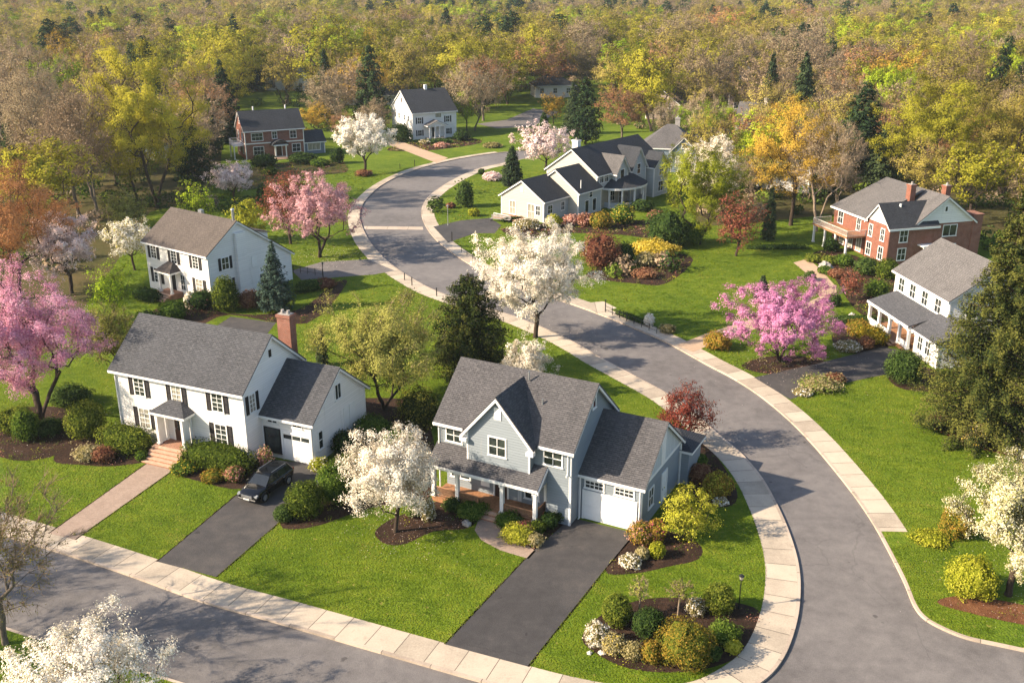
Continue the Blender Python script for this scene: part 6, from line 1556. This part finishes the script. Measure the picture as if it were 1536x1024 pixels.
# ------------------------------------------------------------------ the parked car
t = NT('black car paint'); M['car_paint'] = t.bsdf((.004, .004, .005), .12, None, .5)
M['car_glass'] = plain('tinted car glass', (.012, .016, .02), .05, .6, 0.0, var=.1)
M['tyre'] = plain('tyre rubber', (.018, .018, .018), .85, .2, var=.2)
M['rim'] = plain('alloy rim', (.45, .45, .46), .3, .5, .9, var=.05)
M['headlight'] = plain('headlight lens', (.20, .21, .22), .12, .6, 0.0, var=.05)
M['tail_light'] = plain('tail light lens', (.25, .015, .012), .15, .6, 0.0, var=.05)
M['plate'] = plain('licence plate', (.6, .6, .58), .5, .3, var=.03)
def car():
    root = thing('car', 'black sports utility car parked nose out on the driveway', 'car', (-18.05, 65.25, .016), R(246))
    # cross sections along x (nose at +x): half width at sill, at belt, belt height, sill height
    S_ = [(-2.32, .70, .74, .88, .48), (-2.26, .84, .86, 1.00, .36), (-1.9, .90, .90, 1.06, .30), (-1.0, .92, .915, 1.05, .27), (0, .92, .915, 1.03, .26), (.75, .92, .91, 1.02, .26), (1.15, .92, .89, 1.00, .27), (1.75, .90, .85, .93, .30), (2.12, .84, .78, .84, .34), (2.30, .70, .66, .72, .42)]
    v, f = [], []
    for x, ws, wb, zb, zs in S_:
        zm = (zb + zs) / 2 + .05
        ring = [(x, -ws * .8, zs), (x, -ws, zs + .12), (x, -ws * 1.0 - .015, zm), (x, -wb, zb - .05), (x, -wb * .90, zb), (x, -wb * .45, zb + .035), (x, wb * .45, zb + .035), (x, wb * .90, zb), (x, wb, zb - .05), (x, ws + .015, zm), (x, ws, zs + .12), (x, ws * .8, zs)]
        v += ring
    n = 12
    for i in range(len(S_) - 1):
        for j in range(n): f.append((i * n + j, i * n + (j + 1) % n, (i + 1) * n + (j + 1) % n, (i + 1) * n + j))
    f.append(tuple(range(n))); f.append(tuple((len(S_) - 1) * n + j for j in range(n - 1, -1, -1)))
    me = bpy.data.meshes.new('body'); me.from_pydata(v, [], f); me.materials.append(M['car_paint'])
    for p in me.polygons: p.use_smooth = True
    o = link('body', me, root); sd = o.modifiers.new('sub', 'SUBSURF'); sd.levels = sd.render_levels = 2
    # greenhouse: glass band and roof
    A = [(-2.12, .80, 1.03), (1.08, .82, 1.02)]; B = [(-1.72, .66, 1.56), (.28, .66, 1.57)]
    g = MB()
    for s in (-1, 1): g.poly([(-2.12, s * .82, 1.02), (1.08, s * .82, 1.0), (.28, s * .655, 1.55), (-1.75, s * .655, 1.53)])
    g.poly([(1.08, -.82, 1.0), (1.08, .82, 1.0), (.28, .655, 1.55), (.28, -.655, 1.55)]); g.poly([(-2.12, -.82, 1.02), (-2.12, .82, 1.02), (-1.75, .655, 1.53), (-1.75, -.655, 1.53)])
    g.build('window', M['car_glass'], root)
    rf = []
    for x, w, z in ((-1.95, .62, 1.545), (-1.5, .69, 1.60), (-.6, .71, 1.63), (.1, .69, 1.61), (.38, .64, 1.545)): rf.append([(x, -w, z - .07), (x, -w * .96, z - .01), (x, -w * .5, z + .02), (x, w * .5, z + .02), (x, w * .96, z - .01), (x, w, z - .07)])
    v = [p for r in rf for p in r]; f = [(i * 6 + j, i * 6 + j + 1, (i + 1) * 6 + j + 1, (i + 1) * 6 + j) for i in range(4) for j in range(5)]
    me = bpy.data.meshes.new('roof'); me.from_pydata(v, [], f); me.materials.append(M['car_paint'])
    for p in me.polygons: p.use_smooth = True
    o = link('roof', me, root); sd = o.modifiers.new('sub', 'SUBSURF'); sd.levels = sd.render_levels = 2
    m = MB()
    for s in (-1, 1):
        for (x0, z0, y0), (x1, z1, y1) in (((1.08, 1.0, .82), (.28, 1.56, .66)), ((-.42, 1.01, .83), (-.52, 1.56, .665)), ((-1.42, 1.02, .83), (-1.38, 1.56, .665)), ((-2.12, 1.02, .82), (-1.75, 1.55, .655))): m.tube((x0, s * y0, z0), (x1, s * y1, z1), .04, .035, 6)
    m.build('pillar', M['car_paint'], root)
    m = MB()
    for s in (-1, 1): m.tube((-1.6, s * .60, 1.66), (.05, s * .60, 1.67), .022, None, 6)
    m.build('roof_rail', M['grey_metal'], root)
    for x in (-1.42, 1.42):
        for s in (-1, 1):
            w = bpy.data.objects.new('wheel', None); COL.objects.link(w); w.parent = root; w.location = (x, s * .83, .36)
            MB().tube((0, -.13, 0), (0, .13, 0), .36, None, 24).build('tyre', M['tyre'], w)
            r = MB().tube((0, s * .09, 0), (0, s * .134, 0), .245, .235, 20)
            for k in range(5):
                a = k * 1.2566; r.tube((.05 * math.cos(a), s * .14, .05 * math.sin(a)), (.22 * math.cos(a), s * .138, .22 * math.sin(a)), .035, .03, 6)
            r.build('rim', M['rim'], w)
            a_ = [(x + .44 * math.cos(t_), s * .925, .36 + .44 * math.sin(t_)) for t_ in np.linspace(-.15, math.pi + .15, 12)]
            m = MB()
            for p, q in zip(a_, a_[1:]): m.tube(p, q, .035, None, 5)
            m.build('wheel_arch', M['black_metal'], root)
    for s in (-1, 1):
        MB().prism('y', s * .70 - .15, s * .70 + .15, [(2.0, .69), (2.265, .66), (2.245, .76), (2.05, .83)]).build('headlight', M['headlight'], root)
        MB().box(-2.335, s * .70 - .1, .78, -2.2, s * .70 + .1, 1.02).build('tail_light', M['tail_light'], root)
        MB().box(.72, s * .93 - .03, 1.0, .92, s * 1.07 + .03, 1.14).build('mirror', M['car_paint'], root)
        for x in (.1, -.95): MB().box(x - .1, s * .925 - .015, .86, x + .1, s * .925 + .015, .90).build('handle', M['grey_metal'], root)
    g = MB()
    for k in range(4): g.box(2.22, -.45, .56 + k * .06, 2.33, .45, .585 + k * .06)
    g.build('grille', M['grey_metal'], root)
    MB().box(2.06, -.78, .36, 2.34, .78, .50).build('bumper', M['black_metal'], root, bevel=.04)
    MB().box(2.335, -.26, .43, 2.36, .26, .54).build('licence_plate', M['plate'], root)
car()

# ------------------------------------------------------------------ grass blades and ground cover: nobody could count them
def in_np(poly, P_):
    x, y = P_[:, 0], P_[:, 1]; c = np.zeros(len(P_), bool); a = np.roll(poly, 1, 0)
    for (xi, yi), (xj, yj) in zip(poly, a):
        if yi == yj: continue
        c ^= ((yi > y) != (yj > y)) & (x < (xj - xi) * (y - yi) / (yj - yi) + xi)
    return c
def near_line(line, P_, d):
    L = np.array(line); ok = np.zeros(len(P_), bool)
    for a, b in zip(L[:-1], L[1:]):
        ab = b - a; t = np.clip(((P_ - a) @ ab) / max(ab @ ab, 1e-9), 0, 1); ok |= ((P_ - a - t[:, None] * ab) ** 2).sum(1) < d * d
    return ok
FOOT = [((-31.9, 74.3), -23.5, (-2.1, 17.4, -3.4, 9.7)), ((-5.15, 65), -27.5, (-.1, 15.0, -1.4, 9.6)), ((-43.7, 115), -32, (0, 11.9, -1.5, 10.6)), ((41.2, 103), -82, (0, 13.7, -3.2, 9.5)), ((45.2, 137.6), -74.5, (-.6, 14, -3, 13.8))]
def hard_ground(P_):
    bad = in_np(np.array(ROAD), P_) | near_line(IN, P_, 2.12) | near_line(OUT[5:max(ow) + 1], P_, 1.97) | near_line(OUT, P_, .2) | near_line(LOW, P_, .2)
    for (o, a, (x0, x1, y0, y1)) in FOOT:
        c, s_ = math.cos(R(a)), math.sin(R(a)); d = P_ - np.array(o); u, v = d[:, 0] * c + d[:, 1] * s_, -d[:, 0] * s_ + d[:, 1] * c
        bad |= (u > x0) & (u < x1) & (v > y0) & (v < y1)
    for nm, g in SHEETS:
        if nm != 'garden_bed': bad |= in_np(g, P_)
    return bad
def blades():
    rg = np.random.default_rng(9); C, Sz = [], []
    for y0, y1, dens, sz in ((37, 62, 190, .06), (62, 90, 95, .078), (90, 135, 22, .15), (135, 190, 6, .24)):
        xm = y1 * .56; n = int((y1 - y0) * 2 * xm * dens)
        P_ = np.stack([rg.uniform(-xm, xm, n), rg.uniform(y0, y1, n)], 1); P_ = P_[np.abs(P_[:, 0]) < P_[:, 1] * .555 + 1]
        P_ = P_[~hard_ground(P_)]
        bed = np.zeros(len(P_), bool)
        for nm, g in SHEETS:
            if nm == 'garden_bed': bed |= in_np(g, P_)
        C.append(P_[~bed]); Sz.append(np.full((~bed).sum(), sz))
    C = np.concatenate(C); Sz = np.concatenate(Sz); n = len(C)
    x, y = C[:, 0], C[:, 1]
    t_ = .43 + .15 * np.sin(x * .55 + 1.7 * np.sin(y * .23)) * np.sin(y * .47 + 1.3 * np.sin(x * .31)) + .10 * np.sin(x * 1.9 + y * 1.3 + 2 * np.sin(y * .7)) + .13 * np.sin((y * .92 + x * .4) * 2.6 + 1.5 * np.sin(x * .8 - y * .3)) * np.sin(x * .21 + y * .37) + rg.normal(0, .045, n)
    a = rg.uniform(0, 6.28, n); s = Sz * rg.uniform(.6, 1.4, n)
    Q = leaf_quads(rg, np.stack([x, y, rg.uniform(.015, .06, n)], 1), s[:, None] * 1.15, np.tile([0, 0, 1.], (n, 1)), .20, .3, .55)
    tag(link('grass', np_mesh('grass', Q, tint=np.clip(t_, 0, 1), mats=[LF['grass']])), kind='stuff'); print('grass', n)
def cover():
    rg = np.random.default_rng(19); Q, T_, MI = [], [], []
    for nm, g in SHEETS:
        if nm != 'garden_bed': continue
        lo, hi = g.min(0), g.max(0); ar = np.prod(hi - lo); n = int(min(900, ar * 2.2))
        P_ = rg.uniform(lo, hi, (n, 2)); P_ = P_[in_np(g, P_)]; P_ = P_[~hard_ground(P_)]
        q = F / (P_[:, 1].mean() * CP + CH * SP) if len(P_) else 10
        for p in P_:
            r = rg.random(); k = 14; h = rg.uniform(.08, .32); rr = rg.uniform(.1, .32)
            if r < .45:
                c = np.stack([rg.normal(0, rr, k), rg.normal(0, rr, k), np.abs(rg.normal(0, h * .6, k)) + .03], 1); mi = int(rg.choice([0, 0, 1, 1, 2, 3, 4]))
            else:
                k = 5; c = np.stack([rg.normal(0, .35, k), rg.normal(0, .35, k), np.full(k, .02)], 1); mi = 5
            c[:, :2] += p; Q.append(leaf_quads(rg, c, max(.09, 1.9 / q) * (1 if mi != 5 else .8), np.tile([0, 0, 1.], (k, 1)), .6)); T_.append(np.clip(rg.normal(.5, .2, k), 0, 1)); MI.append(np.full(k, mi))
    # blossom fallen under the flowering trees
    for X, Y, r in [(*at(593, 797), 3.8), (*at(62, 634), 6.0), (*at(1168, 542), 6.5), (*at(803, 506), 6), (*at(1512, 892), 4.5), (*at(480, 386), 5)]:
        n = 420; P_ = np.stack([rg.normal(X + 1, r * .6, n), rg.normal(Y, r * .6, n)], 1)
        q = F / (Y * CP + CH * SP); zz = np.where(in_np(np.array(ROAD), P_), RZ + .02, .07)
        Q.append(leaf_quads(rg, np.column_stack([P_, zz]), max(.05, 1.1 / q), np.tile([0, 0, 1.], (n, 1)), .3)); T_.append(rg.uniform(.3, .9, n)); MI.append(np.full(n, 6))
    tag(link('ground_cover', np_mesh('ground_cover', np.concatenate(Q), tint=np.concatenate(T_), mats=[LF[k] for k in ('mid_shrub', 'box_green', 'lime_shrub', 'straw', 'coral_flower', 'rust_shrub', 'blush_blossom')], mi=np.concatenate(MI))), kind='stuff')
LF['grass'] = leaf('grass blades', [(.034, .064, .005), (.090, .140, .009), (.160, .200, .015), (.26, .25, .045)], .2)
blades(); cover()

# ------------------------------------------------------------------ light, air and sky
SUN_EL, SUN_DIR = R(30), (-.975, -.22)       # towards the sun, on the ground
saz = math.atan2(SUN_DIR[0], SUN_DIR[1])    # clockwise from +Y
W = bpy.data.worlds.new('World'); S.world = W; W.use_nodes = True
wn = W.node_tree; sky = wn.nodes.new('ShaderNodeTexSky'); sky.sky_type = 'NISHITA'; sky.sun_disc = False
sky.sun_elevation = SUN_EL; sky.sun_rotation = saz; sky.air_density = 1.0; sky.dust_density = 1.5; sky.ozone_density = 1.0
bg = [n for n in wn.nodes if n.type == 'BACKGROUND'][0]; bg.inputs[1].default_value = .105
wn.links.new(sky.outputs[0], bg.inputs[0])
ld = bpy.data.lights.new('sun', 'SUN'); ld.energy = 5.0; ld.angle = R(.6); ld.color = (1.0, .83, .63)
lo = bpy.data.objects.new('sun', ld); COL.objects.link(lo)
sv = Vector((SUN_DIR[0], SUN_DIR[1], 0)).normalized() * math.cos(SUN_EL) + Vector((0, 0, math.sin(SUN_EL)))
lo.rotation_euler = sv.to_track_quat('Z', 'Y').to_euler(); lo.location = (0, 60, 80)
hm = bpy.data.materials.new('haze'); hm.use_nodes = True; ht = hm.node_tree; ht.nodes.clear()
ho = ht.nodes.new('ShaderNodeOutputMaterial'); hv = ht.nodes.new('ShaderNodeVolumePrincipled')
hv.inputs['Color'].default_value = (.76, .86, .96, 1); hv.inputs['Density'].default_value = HAZE; hv.inputs['Anisotropy'].default_value = .2
ht.links.new(hv.outputs[0], ho.inputs['Volume'])
if HAZE > 0:
    tag(MB().box(-2700, -70, -1.2, 2700, 5300, 42).build('haze', hm), kind='stuff')
vs = S.view_settings; vs.view_transform = 'Standard'; vs.look = 'None'; vs.gamma = 1; vs.use_curve_mapping = False; vs.exposure = EXPO
S.cycles.max_bounces = 6; S.cycles.diffuse_bounces = 3; S.cycles.glossy_bounces = 2; S.cycles.transmission_bounces = 3; S.cycles.volume_bounces = 1; S.cycles.caustics_reflective = False; S.cycles.caustics_refractive = False
